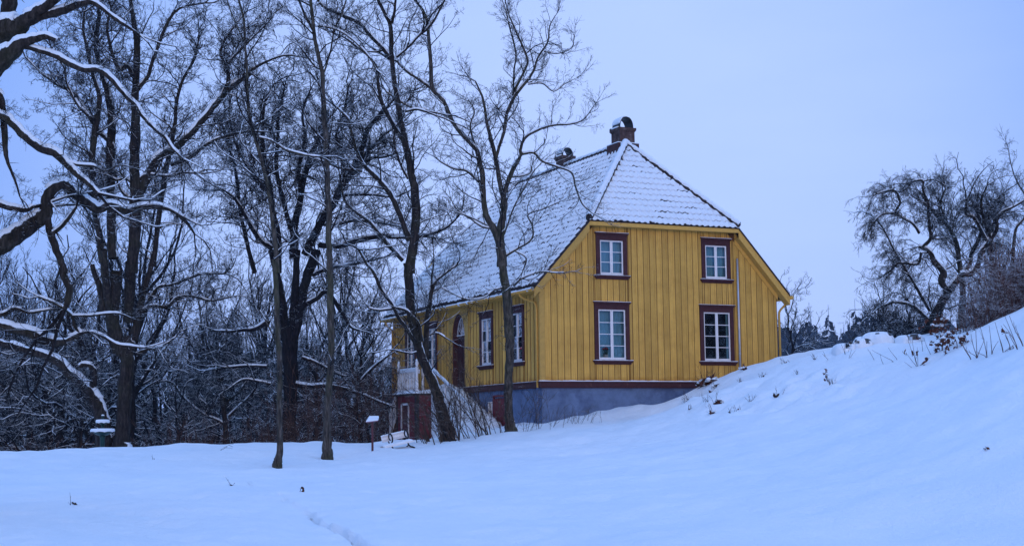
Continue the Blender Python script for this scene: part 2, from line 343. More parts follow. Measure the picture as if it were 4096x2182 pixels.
for (u, v, m, su, sv) in [(480, 1870, 14, 110, 30), (1300, 1960, 16, 130, 70), (1550, 2020, 20, 200, 50), (3150, 1560, 60, 150, 60), (3450, 1500, 30, 200, 40), (2300, 2080, 8, 260, 50), (3000, 1950, 6, 400, 60), (900, 2080, 10, 300, 50), (350, 2050, 40, 240, 60), (700, 2110, 30, 150, 40), (1500, 1900, 20, 200, 30), (2000, 1990, 10, 240, 50)]:
    for _ in range(m):
        h = hit(u + rs.normal(0, su), v + rs.normal(0, sv))
        if h is not None: dips.append((h[0], h[1], rs.uniform(0.08, 0.22), rs.uniform(0.02, 0.06)))
trk = [(1250, 1905), (1450, 1950), (1700, 2005), (1950, 2080), (2120, 2140), (2300, 2230)]
for (a, b), (c, d) in zip(trk[:-1], trk[1:]):
    p0, p1 = hit(a, b), hit(c, d); L_ = np.hypot(*(p1 - p0)[:2]); k_ = max(2, int(L_ / .38))
    for i in range(k_): q = p0 + (p1 - p0) * (i + rs.uniform(-.2, .2)) / k_; dips.append((q[0] + rs.normal(0, .12), q[1] + rs.normal(0, .12), rs.uniform(.07, .13), rs.uniform(.02, .05)))
for u, v, d, r, h in ((1108, 1861, 38, .42, .10), (1312, 1829, 41, .45, .10), (1765, 1757, 46, .6, .10), (2043, 1725, 47, .5, .10)):
    q = at(u, v, d); dips.append((q[0] + .25, q[1] - .1, r, h))
for _ in range(190):
    uu = rs.uniform(2690, 3420); vv = 1478 + (3420 - uu) * .13 + rs.uniform(10, 120) * (1 if uu > 2850 else .8); h = hit(uu, vv)
    if h is not None: dips.append((h[0], h[1], rs.uniform(.09, .26), rs.uniform(.03, .12) * rs.choice([1, 1, -.8])))
bumps = [(at(u, v, d), r, h) for u, v, d, r, h in ((3450, 1372, 42.5, 1.0, .10), (3560, 1360, 42.5, 0.8, .12), (2780, 1600, 46, 1.2, .15), (2870, 1650, 44, 1.3, .10))]
WV = []
for i in range(22):
    wl = 10 ** rs.uniform(-.25, .55); an_ = rs.uniform(0, 6.28); WV.append((6.28 / wl * math.cos(an_), 6.28 / wl * math.sin(an_), rs.uniform(0, 6.28), .0050 * wl ** .9))
def ground(X, Y, fine=True):
    X = np.asarray(X, float); Y = np.asarray(Y, float); z = base_ground(X, Y)
    if not fine: return z
    best = np.full(X.shape, 1e9); sg = np.zeros(X.shape); tt = np.zeros(X.shape)
    for i in range(len(PATH) - 1):
        a, b = PATH[i], PATH[i + 1]; ab = b - a; L2 = ab @ ab
        t = np.clip(((X - a[0]) * ab[0] + (Y - a[1]) * ab[1]) / L2, 0, 1)
        dx = X - (a[0] + t * ab[0]); dy = Y - (a[1] + t * ab[1]); dd = np.hypot(dx, dy)
        s = (ab[0] * dy - ab[1] * dx) > 0
        m = dd < best; best = np.where(m, dd, best); sg = np.where(m, np.where(s, 1, -1), sg); tt = np.where(m, i + t, tt)
    amp = 0.02 + 0.07 * smooth((tt - 1.0) / 4.0)
    wob = 0.05 * np.sin(Y * 1.9) + 0.02 * np.sin(Y * 7.3)
    sd_ = best * sg + wob
    gap = 0.5 + 0.5 * np.sin(Y * 1.7 + np.sin(Y * 4.3) * 1.2); crease = smooth((tt - 2.2) / 2.5) * (0.45 + 0.55 * gap) + 0.25 * (gap > .8)
    z = z + 0.8 * amp * smooth((sd_ + 0.02) / 0.10) * np.exp(-np.maximum(sd_, 0) / 1.8) - 0.20 * crease * np.exp(-((sd_ + 0.0) / 0.034) ** 2)
    z = z + 0.035 * np.sin(X * 0.55 + 1.3 * np.sin(Y * 0.31)) * np.sin(Y * 0.48 + 0.7 * np.sin(X * 0.27)) + 0.015 * np.sin(1.7 * X + 0.8 * Y + np.sin(0.9 * Y)) * np.sin(1.2 * Y - .4 * X)
    for kx, ky, ph, am in WV: z = z + am * np.sin(kx * X + ky * Y + ph + 1.5 * np.sin(.37 * ky * X - .41 * kx * Y))
    for x, y, r, h in dips:
        m = (np.abs(X - x) < 3 * r) & (np.abs(Y - y) < 3 * r)
        if m.any(): z = z - np.where(m, h * np.exp(-(((X - x) ** 2 + (Y - y) ** 2) / (r * r))), 0)
    for p, r, h in bumps:
        z = z + h * np.exp(-(((X - p[0]) ** 2 + (Y - p[1]) ** 2) / (r * r)))
    return z
def gz(x, y): return float(ground(np.array([x]), np.array([y]))[0])
def axis(a, b, step, far, g=1.13):
    c = list(np.arange(a, b, step)); s = step; x = a; L = []
    while x > -far: s *= g; x -= s; L.append(x)
    s = step; x = c[-1]; R_ = []
    while x < far: s *= g; x += s; R_.append(x)
    return np.array(L[::-1] + c + R_)
gx = axis(-21, 12, 0.12, 700); gx = np.unique(np.r_[gx[(gx < -15.7) | (gx > -13.3)], np.arange(-15.7, -13.3, 0.03)]); gy = axis(-28, 2, 0.12, 700)
GX, GY = np.meshgrid(gx, gy); GZ = ground(GX, GY)
i = np.arange(len(gy) - 1)[:, None] * len(gx); j = np.arange(len(gx) - 1)[None, :]
F = np.stack([i + j, i + j + 1, i + len(gx) + j + 1, i + len(gx) + j], -1).reshape(-1, 4)
tag(link('ground', mesh_np('ground', np.stack([GX, GY, GZ], -1).reshape(-1, 3), F, SNOW)), kind='structure')

# ------------------------------------------------------------------ the house
HW, HL, RZ = 9.652, 14.2, 8.93          # gable width, wall length, ridge height (z 0 = top of the water table)
XC = HW / 2; SL = 1.10; HY = 2.42; OVG = 0.33; HZ = 5.58; EX = 0.36
def roofz(x): return RZ - SL * abs(x - XC)
house = empty('yellow_house', (0, 0, 0))
tag(house, 'yellow wooden house with half-hipped snowy tile roof and oxblood window frames', 'house')
Gm = lambda s, o, z: (s, -o, z)            # gable wall: s along, o outwards, z up
Lm = lambda s, o, z: (-o, s, z)            # long wall
rng = random.Random(7)
# openings: casing rectangles (s0,s1,z0,z1)
CW = 0.155
win_g = [(2.33, 3.25, 3.68, 4.88, 3, 'light'), (6.61, 7.52, 3.68, 4.88, 3, 'light'), (2.22, 3.29, .737, 2.47, 4, 'light'), (6.48, 7.59, .737, 2.47, 4, 'dark')]
win_l = [(1.376, 2.26, .737, 2.42, 4, 'half'), (4.0, 4.89, .737, 2.42, 4, 'half'), (9.40, 10.30, .737, 2.42, 4, 'light'), (11.72, 12.6, .737, 2.42, 4, 'light')]
def caserect(w): return (w[0] - CW, w[1] + CW, w[2] - 0.16, w[3] + 0.27)
door = (6.44, 7.67, 0.02, 2.80); portal = (6.08, 8.02, 0.0, 3.02)
FRZ = 5.40                                     # underside of the frieze below the hip
XL = XC - (RZ - 0.62 - FRZ) / SL               # where rake frieze meets hip frieze
def topz(s):
    return min(FRZ, RZ - 0.62 - SL * abs(s - XC)) - 0.0
def wallmesh(name, M, s_edges, top, holes, mat, o=0.0, z0=0.0):
    mb = MB()
    es = sorted(set(s_edges))
    for a, b in zip(es[:-1], es[1:]):
        if b - a < 1e-4: continue
        m = (a + b) / 2; hs = sorted([(h[2], h[3]) for h in holes if h[0] < m < h[1]]); lo = z0
        for h in hs:
            if h[0] > lo: mb.poly([M(a, o, lo), M(b, o, lo), M(b, o, h[0]), M(a, o, h[0])], [(0, 1, 2, 3)])
            lo = h[1]
        mb.poly([M(a, o, lo), M(b, o, lo), M(b, o, top(b)), M(a, o, top(a))], [(0, 1, 2, 3)])
    return mb
hg = [(w[0], w[1], w[2], w[3]) for w in win_g]; hl = [(w[0], w[1], w[2], w[3]) for w in win_l] + [(6.5, 7.6, 0.0, 2.78)]
full_top = lambda s: min(HZ + 0.02, roofz(s) - 0.10)
gable = wallmesh('gable_wall', Gm, [0, HW, XC - (RZ - .10 - HZ - .02) / SL, XC + (RZ - .10 - HZ - .02) / SL] + [e for h in hg for e in h[:2]], full_top, hg, JOINT).build('gable_wall', JOINT, house)
longw = wallmesh('long_wall', Lm, [0, HL] + [e for h in hl for e in h[:2]], lambda s: 3.14, hl, JOINT).build('long_wall', JOINT, house)
mb = MB(); mb.poly([(HW, 0, 0), (HW, HL, 0), (HW, HL, 3.14), (HW, 0, 3.14)], [(0, 1, 2, 3)]); mb.build('far_side_wall', YELT, house)
mb = MB(); mb.prism([(HW, HL, 0), (0, HL, 0), (0, HL, 3.2), (1.72, HL, HZ), (HW - 1.72, HL, HZ), (HW, HL, 3.2)], (0, -0.05, 0)); mb.build('back_gable_wall', YELT, house)
def board(M, a, b, z0, ta, tb, parent, wall='g'):
    if parent.name.startswith('long'): wall = 'l'
    """one upright board, lapped: a thin flat face with a proud strip along its right edge"""
    g = 0.015 if wall == 'g' else 0.040; a += g; b -= g
    prof = [(a, 0.0), (a, 0.014), (b - 0.07, 0.018), (b - 0.066, 0.028), (b - 0.004, 0.031), (b, 0.026), (b, 0.0)]
    if wall == 'l': prof = [(a, 0.0), (a, 0.012), (b - .06, .014), (b - .055, .020), (b, .020), (b, 0.0)]
    if b - a < 0.1: prof = [(a, 0.0), (a, 0.014), (b, 0.020), (b, 0.0)]
    zt = lambda s: ta + (tb - ta) * (s - a) / (b - a)
    mb = MB(); n = len(prof)
    lo = [M(s, o + 0.002, z0) for s, o in prof]; hi = [M(s, o + 0.002, zt(s)) for s, o in prof]
    mb.poly(lo + hi, [tuple(range(n)), tuple(range(n, 2 * n))[::-1]] + [(i, (i + 1) % n, n + (i + 1) % n, n + i) for i in range(n)])
    return mb.build('board', YEL, parent)
def clad(M, s0, s1, pitch, top, holes, parent, kinks=()):
    s = s0
    while s < s1 - 0.02:
        w = pitch * rng.uniform(0.93, 1.07); e = min(s1, s + w)
        if s1 - e < 0.08: e = s1
        cuts = [s] + [c for h in holes for c in h[:2] if s + 0.03 < c < e - 0.03] + [c for c in kinks if s + 0.03 < c < e - 0.03] + [e]
        cuts = sorted(cuts)
        for a, b in zip(cuts[:-1], cuts[1:]):
            m = (a + b) / 2; hs = sorted([(h[2], h[3]) for h in holes if h[0] - 0.02 < m < h[1] + 0.02]); lo = 0.012
            ta, tb = top(a + .006), top(b - .006)
            for h in hs:
                if h[0] - lo > 0.05: board(M, a, b, lo, h[0] - 0.004, h[0] - 0.004, parent)
                lo = h[1] + 0.004
            if min(ta, tb) - lo > 0.03: board(M, a, b, lo, ta, tb, parent)
        s = e
crg = [caserect(w) for w in win_g]; crl = [caserect(w) for w in win_l] + [portal]
clad(Gm, 0.16, HW - 0.02, 0.25, lambda s: topz(s) + 0.06, crg, gable, (XL, 2 * XC - XL))
clad(Lm, 0.16, HL - 0.02, 0.288, lambda s: 2.98, crl, longw)
# corner boards
mb = MB(); mb.box((-0.035, -0.035, 0.0), (0.16, 0.0, 3.12)); mb.box((-0.035, 0.0, 0.0), (0.0, 0.155, 3.12)); mb.build('corner_board', YELT, house)
mb = MB(); mb.box((-0.035, HL - .14, 0.0), (-0.001, HL + 0.03, 3.12)); mb.build('corner_board', YELT, house)
# foundation and water table
mb = MB(); mb.box((0.06, 0.06, -3.6), (HW - 0.06, HL - 0.06, -0.232)); fnd = mb.build('foundation', BLUE, house)
mb = MB()
for (zz0, zz1, o) in ((-0.235, -0.19, 0.03), (-0.19, -0.045, 0.055), (-0.045, -0.012, 0.085)):
    mb.box((-o, -o, zz0), (HW + o, 0.0, zz1)); mb.box((-o, 0.0, zz0), (0.0, HL + o, zz1))
mb.build('water_table', RED, house)
def snowstrip(M, s0, s1, o0, o1, z, h, parent, step=0.12, name='snow_strip'):
    r = random.Random(int(s0 * 91 + z * 37)); mb = MB(); n = max(2, int((s1 - s0) / step)); 
    rows = []
    for i in range(n + 1):
        s = s0 + (s1 - s0) * i / n; hh = h * r.uniform(0.7, 1.25); oo = o1 + r.uniform(-0.012, 0.008)
        rows.append([M(s, o0, z), M(s, o0, z + hh), M(s, o0 + (oo - o0) * .7, z + hh * .95), M(s, oo, z + hh * .5), M(s, oo - 0.005, z)])
    k = 5
    for row in rows: mb.v += row
    for i in range(n):
        for j in range(k): mb.f.append((i * k + j, i * k + (j + 1) % k, (i + 1) * k + (j + 1) % k, (i + 1) * k + j))
    mb.f.append(tuple(range(k))); mb.f.append(tuple(n * k + j for j in range(k)))
    return mb.build(name, SNOW, parent, smooth=False)
snowstrip(Gm, -0.08, HW + 0.05, 0.028, 0.088, -0.0115, 0.035, house)
snowstrip(Lm, 0.0, HL, 0.028, 0.07, -0.0115, 0.018, house)
# windows ------------------------------------------------------------
def window(M, w, wall, lamp=False):
    s0, s1, z0, z1, rows, kind = w
    win = MB()
    # casing with cornice and sill
    for a, b in ((s0 - CW, s0), (s1, s1 + CW)):
        win.box((a, 0.0, z0 - 0.03), (b, 0.045, z1 + 0.001), M)
    win.box((s0 - CW, 0.0, z1), (s1 + CW, 0.045, z1 + 0.19), M)
    for (k, e, o) in ((0.11, 0.0, 0.06), (0.19, 0.02, 0.085), (0.225, 0.045, 0.115)):
        win.box((s0 - CW - e, 0.001, z1 + k), (s1 + CW + e, o, z1 + k + (0.03 if k < .15 else 0.036)), M)
    for (za, zb, e, o) in ((z0 - 0.16, z0 - 0.11, 0.03, 0.06), (z0 - 0.11, z0 - 0.07, 0.06, 0.10), (z0 - 0.07, z0 - 0.03, 0.085, 0.125)):
        win.box((s0 - CW - e, 0.001, za), (s1 + CW + e, o, zb), M)
    for a, b in ((s0 - 0.012, s0), (s1, s1 + 0.012)):     # inner reveal
        win.box((a, -0.06, z0), (b, 0.0, z1), M)
    root = win.build('window', RED, house)
    sn = snowstrip(M, s0 - CW - .08, s1 + CW + .08, 0.046, 0.125, z0 - 0.0295, 0.022, root)
    snowstrip(M, s0 - CW - .04, s1 + CW + .04, 0.03, 0.115, z1 + 0.2615, 0.02, root)
    # two casements
    mid = (s0 + s1) / 2
    sash = MB(); t = 0.045; oo0, oo1 = -0.03, 0.012
    sash.box((s0, oo0, z0), (s1, oo1 - .003, z0 + 0.03), M)
    for a, b in ((s0 + .004, mid - 0.004), (mid + 0.004, s1 - .004)):
        sash.box((a, oo0, z0 + .033), (a + t, oo1, z1), M); sash.box((b - t, oo0, z0 + .033), (b, oo1, z1), M)
        sash.box((a + t, oo0, z0 + .033), (b - t, oo1, z0 + .033 + t), M); sash.box((a + t, oo0, z1 - t), (b - t, oo1, z1), M)
        hh = (z1 - z0 - .033 - 2 * t)
        for r in range(1, rows):
            zc = z0 + .033 + t + hh * r / rows; sash.box((a + t, oo0 + .006, zc - 0.011), (b - t, oo1 - .004, zc + 0.011), M)
        for r in range(rows):
            pa = z0 + .033 + t + hh * r / rows + 0.0115; pb = z0 + .033 + t + hh * (r + 1) / rows - 0.0115
            q = rng.uniform(-.0015, .0015); q2 = rng.uniform(-.0015, .0015)
            pn = MB(); pn.poly([M(a + t, -.012 + q, pa), M(b - t, -.012 - q, pa), M(b - t, -.012 + q2, pb), M(a + t, -.012 - q2, pb)], [(0, 1, 2, 3)])
            pn.build('pane', GLASS, root)
    for zc in (z0 + .35, (z0 + z1) / 2, z1 - .3):           # hinges and catches
        sash.box((mid - .012, oo1, zc), (mid + .012, oo1 + .012, zc + .09), M)
    sash.build('sash', WHITE, root)
    # room box and curtains
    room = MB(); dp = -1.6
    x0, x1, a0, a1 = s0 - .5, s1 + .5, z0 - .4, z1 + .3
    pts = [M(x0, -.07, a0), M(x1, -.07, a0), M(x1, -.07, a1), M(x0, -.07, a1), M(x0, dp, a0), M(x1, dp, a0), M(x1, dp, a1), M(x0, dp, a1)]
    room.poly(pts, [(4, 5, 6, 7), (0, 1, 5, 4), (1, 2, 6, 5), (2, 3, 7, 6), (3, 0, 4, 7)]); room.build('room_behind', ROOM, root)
    def curtain(c0, c1, zb, amp=0.02, off=-0.16):
        cb = MB(); n = 26
        for i in range(n + 1):
            s = c0 + (c1 - c0) * i / n; o = off + amp * math.sin(i * 1.7 + rng.uniform(-.4, .4)) 
            cb.v += [M(s, o, zb), M(s, o - .01, z1 + .1)]
        for i in range(n): cb.f.append((2 * i, 2 * i + 2, 2 * i + 3, 2 * i + 1))
        cb.build('curtain', CURT, root, smooth=True)
    if kind == 'light': curtain(s0 - .05, s1 + .05, z0 - .02, 0.018, -0.20)
    elif kind == 'half': curtain(s0 - .05, s0 + .33 * (s1 - s0), z0 - .02, 0.03); curtain(s1 - .12, s1 + .05, z0 - .02, 0.03)
    else: curtain(s0 - .05, s0 + .03, z0, 0.02); curtain(s1 - .06, s1 + .05, z0, 0.02)
    sl = MB(); sl.box((s0 - .05, -.40, z0 - .02), (s1 + .05, -.06, z0 + .015), M); sl.build('window_board', WHITE, root)
    return root
for w in win_g: window(Gm, w, gable)
for w in win_l: window(Lm, w, longw)
def potplant(M, s, o, z, label, big=1.0, redf=True):
    c = M(s, o, z); t = empty('flower_pot', c); tag(t, label, 'flower pot')
    mb = MB(); mb.lathe([(0.05 * big, 0), (0.065 * big, 0.11 * big), (0.07 * big, 0.115 * big), (0.07 * big, 0.13 * big), (0.055 * big, 0.125 * big)], k=14); mb.build('pot', POTM, t, True)
    r = random.Random(int(s * 100)); mb = MB()
    for i in range(70):
        a = r.uniform(0, 6.28); rr = r.uniform(0, .09) * big; h = (0.13 + r.uniform(0, .14)) * big; x, y = rr * math.cos(a), rr * math.sin(a)
        d = np.array([r.uniform(-1, 1), r.uniform(-1, 1), r.uniform(-.4, .8)]); d /= np.linalg.norm(d); e = np.cross(d, [0.3, .2, .9]); e /= np.linalg.norm(e)
        p = np.array([x, y, h]); q = .03 * big; mb.poly([p, p + d * q + e * q * .6, p + d * 2 * q, p + d * q - e * q * .6], [(0, 1, 2, 3)])
    mb.build('foliage', GRN, t)
    if redf:
        for hx in (-.07, .05, .0):
            mb = MB()
            for i in range(26):
                d = np.array([r.gauss(0, 1), r.gauss(0, 1), r.gauss(0, 1)]); d /= np.linalg.norm(d); e = np.cross(d, [0.3, .2, .9]); e /= np.linalg.norm(e); f2 = np.cross(d, e)
                p = np.array([hx * big, 0.02 * hx, (.29 + .02 * (hx == 0)) * big]) + d * .028 * big; q = .018 * big
                mb.poly([p + e * q, p + f2 * q, p - e * q, p - f2 * q], [(0, 1, 2, 3)])
            mb.build('flower', FLOW, t)
potplant(Gm, 2.56, -0.115, .752, 'white pot of red flowers in the lower left gable window', 1.25)
potplant(Lm, 1.55, -0.125, .752, 'pot plant in the long-wall window nearest the corner', 1.5)
potplant(Lm, 9.50, -0.115, .752, 'leafy pot plant in the long-wall window beyond the door', 1.2, False)
# door with fanlight -------------------------------------------------
mb = MB()
for a, b in ((6.08, 6.44), (7.67, 8.02)): mb.box((a, 0.0, 0.012), (b, 0.04, 2.82), Lm)
n = 20; loop = []
cxd, hwid, zsp = (door[0] + door[1]) / 2, (door[1] - door[0]) / 2, 1.95
arc = [(cxd - hwid * math.cos(math.pi * i / n), zsp + (door[3] - zsp) * math.sin(math.pi * i / n)) for i in range(n + 1)]
for i in range(n):
    (a, za), (b, zb) = arc[i], arc[i + 1]
    mb.prism([Lm(a, 0.0, za), Lm(b, 0.0, zb), Lm(b, 0.0, 2.90), Lm(a, 0.0, 2.90)], (-0.04, 0, 0))
mb.box((6.08, 0.0, 2.82), (6.44, 0.04, 2.9), Lm); mb.box((7.67, 0.0, 2.82), (8.02, 0.04, 2.9), Lm)
mb.box((6.02, 0.0, 2.9), (8.08, 0.09, 2.95), Lm); mb.box((5.98, 0.0, 2.95), (8.12, 0.12, 2.985), Lm)
mb.build('door_surround', YELT, house)
mb = MB()
for i in range(n):
    (a, za), (b, zb) = arc[i], arc[i + 1]
    q = lambda s, z, k: (cxd + (s - cxd) * k, zsp + (z - zsp) * k)
    a2, za2 = q(a, za, .86); b2, zb2 = q(b, zb, .86)
    mb.poly([Lm(a, 0.02, za), Lm(b, 0.02, zb), Lm(b2, -.16, zb2), Lm(a2, -.16, za2)], [(0, 1, 2, 3)])
mb.box((door[0], -.16, .012), (door[0] + .09, .02, zsp), Lm); mb.box((door[1] - .09, -.16, .012), (door[1], .02, zsp), Lm)
mb.build('door_frame', RED, house)
dr = MB(); dr.box((door[0] + .09, -.19, .012), (door[1] - .09, -.15, zsp + .02), Lm)
for zz in (0.2, .85, 1.35):
    for ss in (door[0] + .17, cxd + .05): dr.box((ss, -.15, zz), (ss + .38, -.13, zz + .42), Lm)
dd_ = dr.build('door', RED, house)
hb = MB(); hb.tube([Lm(cxd + .09, -.10, 1.0), Lm(cxd + .20, -.10, 1.0)], .012, 6); hb.tube([Lm(cxd + .09, -.15, 1.0), Lm(cxd + .09, -.10, 1.0)], .01, 6); hb.build('handle', DARK, dd_)
fl = MB(); rr = .86
for i in range(n):
    (a, za), (b, zb) = arc[i], arc[i + 1]
    p1, p2, p3, p4 = q(a, za, .86), q(b, zb, .86), q(b, zb, .82), q(a, za, .82)
    fl.prism([Lm(p1[0], -.15, p1[1]), Lm(p2[0], -.15, p2[1]), Lm(p3[0], -.15, p3[1]), Lm(p4[0], -.15, p4[1])], (-.008, 0, 0))
    p3, p4 = q(b, zb, .22), q(a, za, .22); p1, p2 = q(a, za, .27), q(b, zb, .27)
    fl.prism([Lm(p1[0], -.15, p1[1]), Lm(p2[0], -.15, p2[1]), Lm(p3[0], -.15, p3[1]), Lm(p4[0], -.15, p4[1])], (-.008, 0, 0))
fl.box((door[0] + .09, -.149, zsp + .022), (door[1] - .09, -.118, zsp + .06), Lm)
for k in range(1, 6):
    an = math.pi * k / 6; ex, ez = -math.cos(an), math.sin(an); A_ = (cxd + ex * hwid * .25, zsp + ez * (door[3] - zsp) * .25); B_ = (cxd + ex * hwid * .82, zsp + ez * (door[3] - zsp) * .82)
    fl.tube([Lm(A_[0], -.135, A_[1]), Lm(B_[0], -.135, B_[1])], .009, 5)
flo = fl.build('fanlight', WHITE, house)
pn = MB(); pn.v = [Lm(cxd + (a - cxd) * .85, -.165, zsp + (z - zsp) * .85) for a, z in arc]; pn.f = [tuple(range(len(arc)))]; pn.build('pane', GLASS, flo)
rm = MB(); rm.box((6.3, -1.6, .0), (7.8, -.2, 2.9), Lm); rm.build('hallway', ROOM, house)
# foundation window and cellar door in the blue base
mb = MB(); mb.box((3.02, 0.0, -2.2), (3.92, 0.03, -.50), Lm)
for k in range(5): mb.box((3.05 + k * .172, .03, -2.2), (3.21 + k * .172, .048, -.52), Lm)
mb.box((2.95, .0, -2.2), (3.02, .06, -.45), Lm); mb.box((3.92, .0, -2.2), (3.99, .06, -.45), Lm); mb.box((2.95, .0, -.45), (3.99, .07, -.38), Lm)
for m_ in (mb,): m_.v = [(p[0] + 0.06, p[1], p[2]) for p in m_.v]
cd = mb.build('cellar_door', REDB, house)
mb = MB()
for a, b, c, d in ((4.15, 4.185, -1.16, -.60), (4.425, 4.46, -1.16, -.60), (4.185, 4.425, -.635, -.60), (4.185, 4.425, -1.16, -1.125), (4.295, 4.315, -1.125, -.635)): mb.box((a, -.06, c), (b, -.02, d), Lm)
cw = mb.build('cellar_window', WHITE, house)
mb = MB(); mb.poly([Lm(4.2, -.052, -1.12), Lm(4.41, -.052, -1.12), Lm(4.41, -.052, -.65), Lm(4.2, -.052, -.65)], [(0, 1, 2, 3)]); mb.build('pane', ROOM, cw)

# roof ---------------------------------------------------------------
roof = MB()
T0 = 0.09                                     # the deck lies this far below the snowy tile surface
def rz(x): return roofz(x) - T0
ya, yb = -OVG, HL + OVG; xh = XC - (RZ - HZ) / SL; hy1 = HL - HY
Lr, Rr = -EX, HW + EX
deck_pts = [(Lr, ya, rz(Lr)), (xh, ya, HZ - T0), (XC, HY, RZ - T0), (XC, hy1, RZ - T0), (xh, yb, HZ - T0), (Lr, yb, rz(Lr)),
            (Rr, ya, rz(Rr)), (2 * XC - xh, ya, HZ - T0), (2 * XC - xh, yb, HZ - T0), (Rr, yb, rz(Rr))]
low = [(p[0], p[1], p[2] - 0.10) for p in deck_pts]
fc = [(0, 1, 2, 3, 4, 5), (6, 9, 8, 3, 2, 7), (1, 7, 2), (4, 3, 8)]
roof.poly(deck_pts + low, fc + [tuple(10 + i for i in f)[::-1] for f in fc] + [(0, 10, 11, 1), (1, 11, 17, 7), (7, 17, 16, 6), (5, 4, 14, 15), (4, 8, 18, 14), (8, 9, 19, 18), (0, 5, 15, 10), (6, 16, 19, 9)])
roofo = roof.build('roof', TILE, house)
# tile template: across a (0..1)*PW, along slope b, normal n
PW, EXPO, TLEN = 0.235, 0.305, 0.36
na = 8; aa = np.linspace(0, 1, na)
prof = 0.036 * np.where(aa < 0.58, np.sin(np.pi * aa / 0.58), -0.45 * np.sin(np.pi * (aa - 0.58) / 0.42))
def tile_geo():
    V = []; Fq = []
    for b, lift in ((0, 0.032), (TLEN, 0.0)):
        for t in range(na): V.append((aa[t] * PW * 1.04, b, prof[t] + lift + 0.012))
    for b, lift in ((0, 0.012), (TLEN, -0.018)):
        for t in range(na): V.append((aa[t] * PW * 1.04, b, prof[t] + lift + 0.012))
    for t in range(na - 1):
        Fq += [(t, t + 1, na + t + 1, na + t), (2 * na + t, 3 * na + t, 3 * na + t + 1, 2 * na + t + 1), (t, 2 * na + t, 2 * na + t + 1, t + 1)]
    Fq += [(0, na, 3 * na, 2 * na), (na - 1, 3 * na - 1, 4 * na - 1, 2 * na - 1)]
    return np.array(V), np.array(Fq)
TV, TF = tile_geo()
def pad_geo(t0, t1, b0, b1, th, r):
    m = 8; ts = np.linspace(t0, t1, m); pr = np.interp(ts % 1.0, aa, prof); V = []
    nb = 4; bs = [b0, b0 + 0.035, (b0 + b1) / 2, b1]
    hh = [0.25, 1.0, 1.0, 0.9]
    for b, h in zip(bs, hh):
        lift = 0.032 * (1 - b / TLEN) + 0.014
        for i, t in enumerate(ts):
            e = min(1, 0.35 + 2.2 * min(i, m - 1 - i) / (m - 1) * 1.6)
            V.append((t * PW, b + (r.uniform(-.012, .012) if b == b0 else 0), pr[i] + lift + th * h * e * r.uniform(.85, 1.1)))
    for i, t in enumerate(ts): V.append((t * PW, b0 + 0.006, pr[i] + 0.034 + .014))
    Fq = []
    for a in range(nb - 1):
        for i in range(m - 1): Fq.append((a * m + i, a * m + i + 1, (a + 1) * m + i + 1, (a + 1) * m + i))
    for i in range(m - 1): Fq.append((nb * m + i, nb * m + i + 1, i + 1, i))
    for a in range(nb - 1): pass
    return np.array(V), np.array(Fq)
def slope_frame(org, ea, eb):
    ea = np.array(ea, float); eb = np.array(eb, float); ea /= np.linalg.norm(ea); eb /= np.linalg.norm(eb); en = np.cross(ea, eb); return np.array(org, float), ea, eb, en
r_ = random.Random(11)
tile_me = mesh_np('tile', TV, TF, TILE, True)
def tile_slope(org, ea, eb, width, length, inside, stuff, dark, a_from=0.0):
    O, ea, eb, en = slope_frame(org, ea, eb)
    R3 = np.stack([ea, eb, en], 1)
    tv, tf, sv, sf = [], [], [], []; nt_, ns_ = 0, 0
    ncol = int(round(width / PW)); pw = width / ncol; nrow = int(length / EXPO) + 1
    streak = {c: (r_.random() < dark) for c in range(ncol)}
    for row in range(nrow):
        for c in range(ncol):
            a = c * pw + r_.uniform(-.004, .004); b = row * EXPO + r_.uniform(-.006, .006)
            if not inside(a + pw / 2, b + EXPO * 0.45): continue
            base = O + ea * a + eb * b
            if stuff:
                tv.append(TV @ R3.T + base); tf.append(TF + nt_); nt_ += len(TV)
            else:
                o = link('tile', tile_me, roofo); o.matrix_local = Matrix(((ea[0], eb[0], en[0], base[0]), (ea[1], eb[1], en[1], base[1]), (ea[2], eb[2], en[2], base[2]), (0, 0, 0, 1)))
            st = streak[c] if r_.random() < 0.8 else (r_.random() < dark)
            if stuff:
                t1 = r_.uniform(.48, .62) if st else r_.uniform(.66, .80); t0 = -0.26
                b0 = r_.uniform(.02, .06) if r_.random() < .10 else r_.uniform(-.02, -.005)
                if row == 0: b0 = r_.uniform(.10, .20)
            else:
                t0, t1 = -.03, 1.04; b0 = r_.uniform(.02, .05) if r_.random() < .13 else r_.uniform(-.012, .002)
            V, Fq = pad_geo(t0, t1, b0, EXPO + .03, r_.uniform(.022, .034), r_)
            sv.append(V @ R3.T + base); sf.append(Fq + ns_); ns_ += len(V)
            if b < EXPO * 2 and stuff and r_.random() < .5: pass
    if stuff:
        o = link('roof_tiles', mesh_np('roof_tiles', np.concatenate(tv), np.concatenate(tf), TILE, True), roofo); o['kind'] = 'stuff'
    o = link('roof_snow', mesh_np('roof_snow', np.concatenate(sv), np.concatenate(sf), SNOW, True), roofo); o['kind'] = 'stuff'
slen = math.hypot(XC - Lr, SL * (XC - Lr))
cosl = (XC - Lr) / slen
def in_main(a, b):      # a runs along -y from the far end; b up the slope
    y = yb - a; x = Lr + b * cosl; z = roofz(x)
    if x > XC - 0.05 or z > RZ: return False
    if x > xh:
        f = (x - xh) / (XC - xh); lo = ya + f * (HY - ya); hi = yb + f * (hy1 - yb)
        return lo + 0.03 < y < hi - 0.03
    return ya < y < yb
tile_slope((Lr, yb, rz(Lr)), (0, -1, 0), (XC - Lr, 0, SL * (XC - Lr)), yb - ya, slen, in_main, True, 0.60)
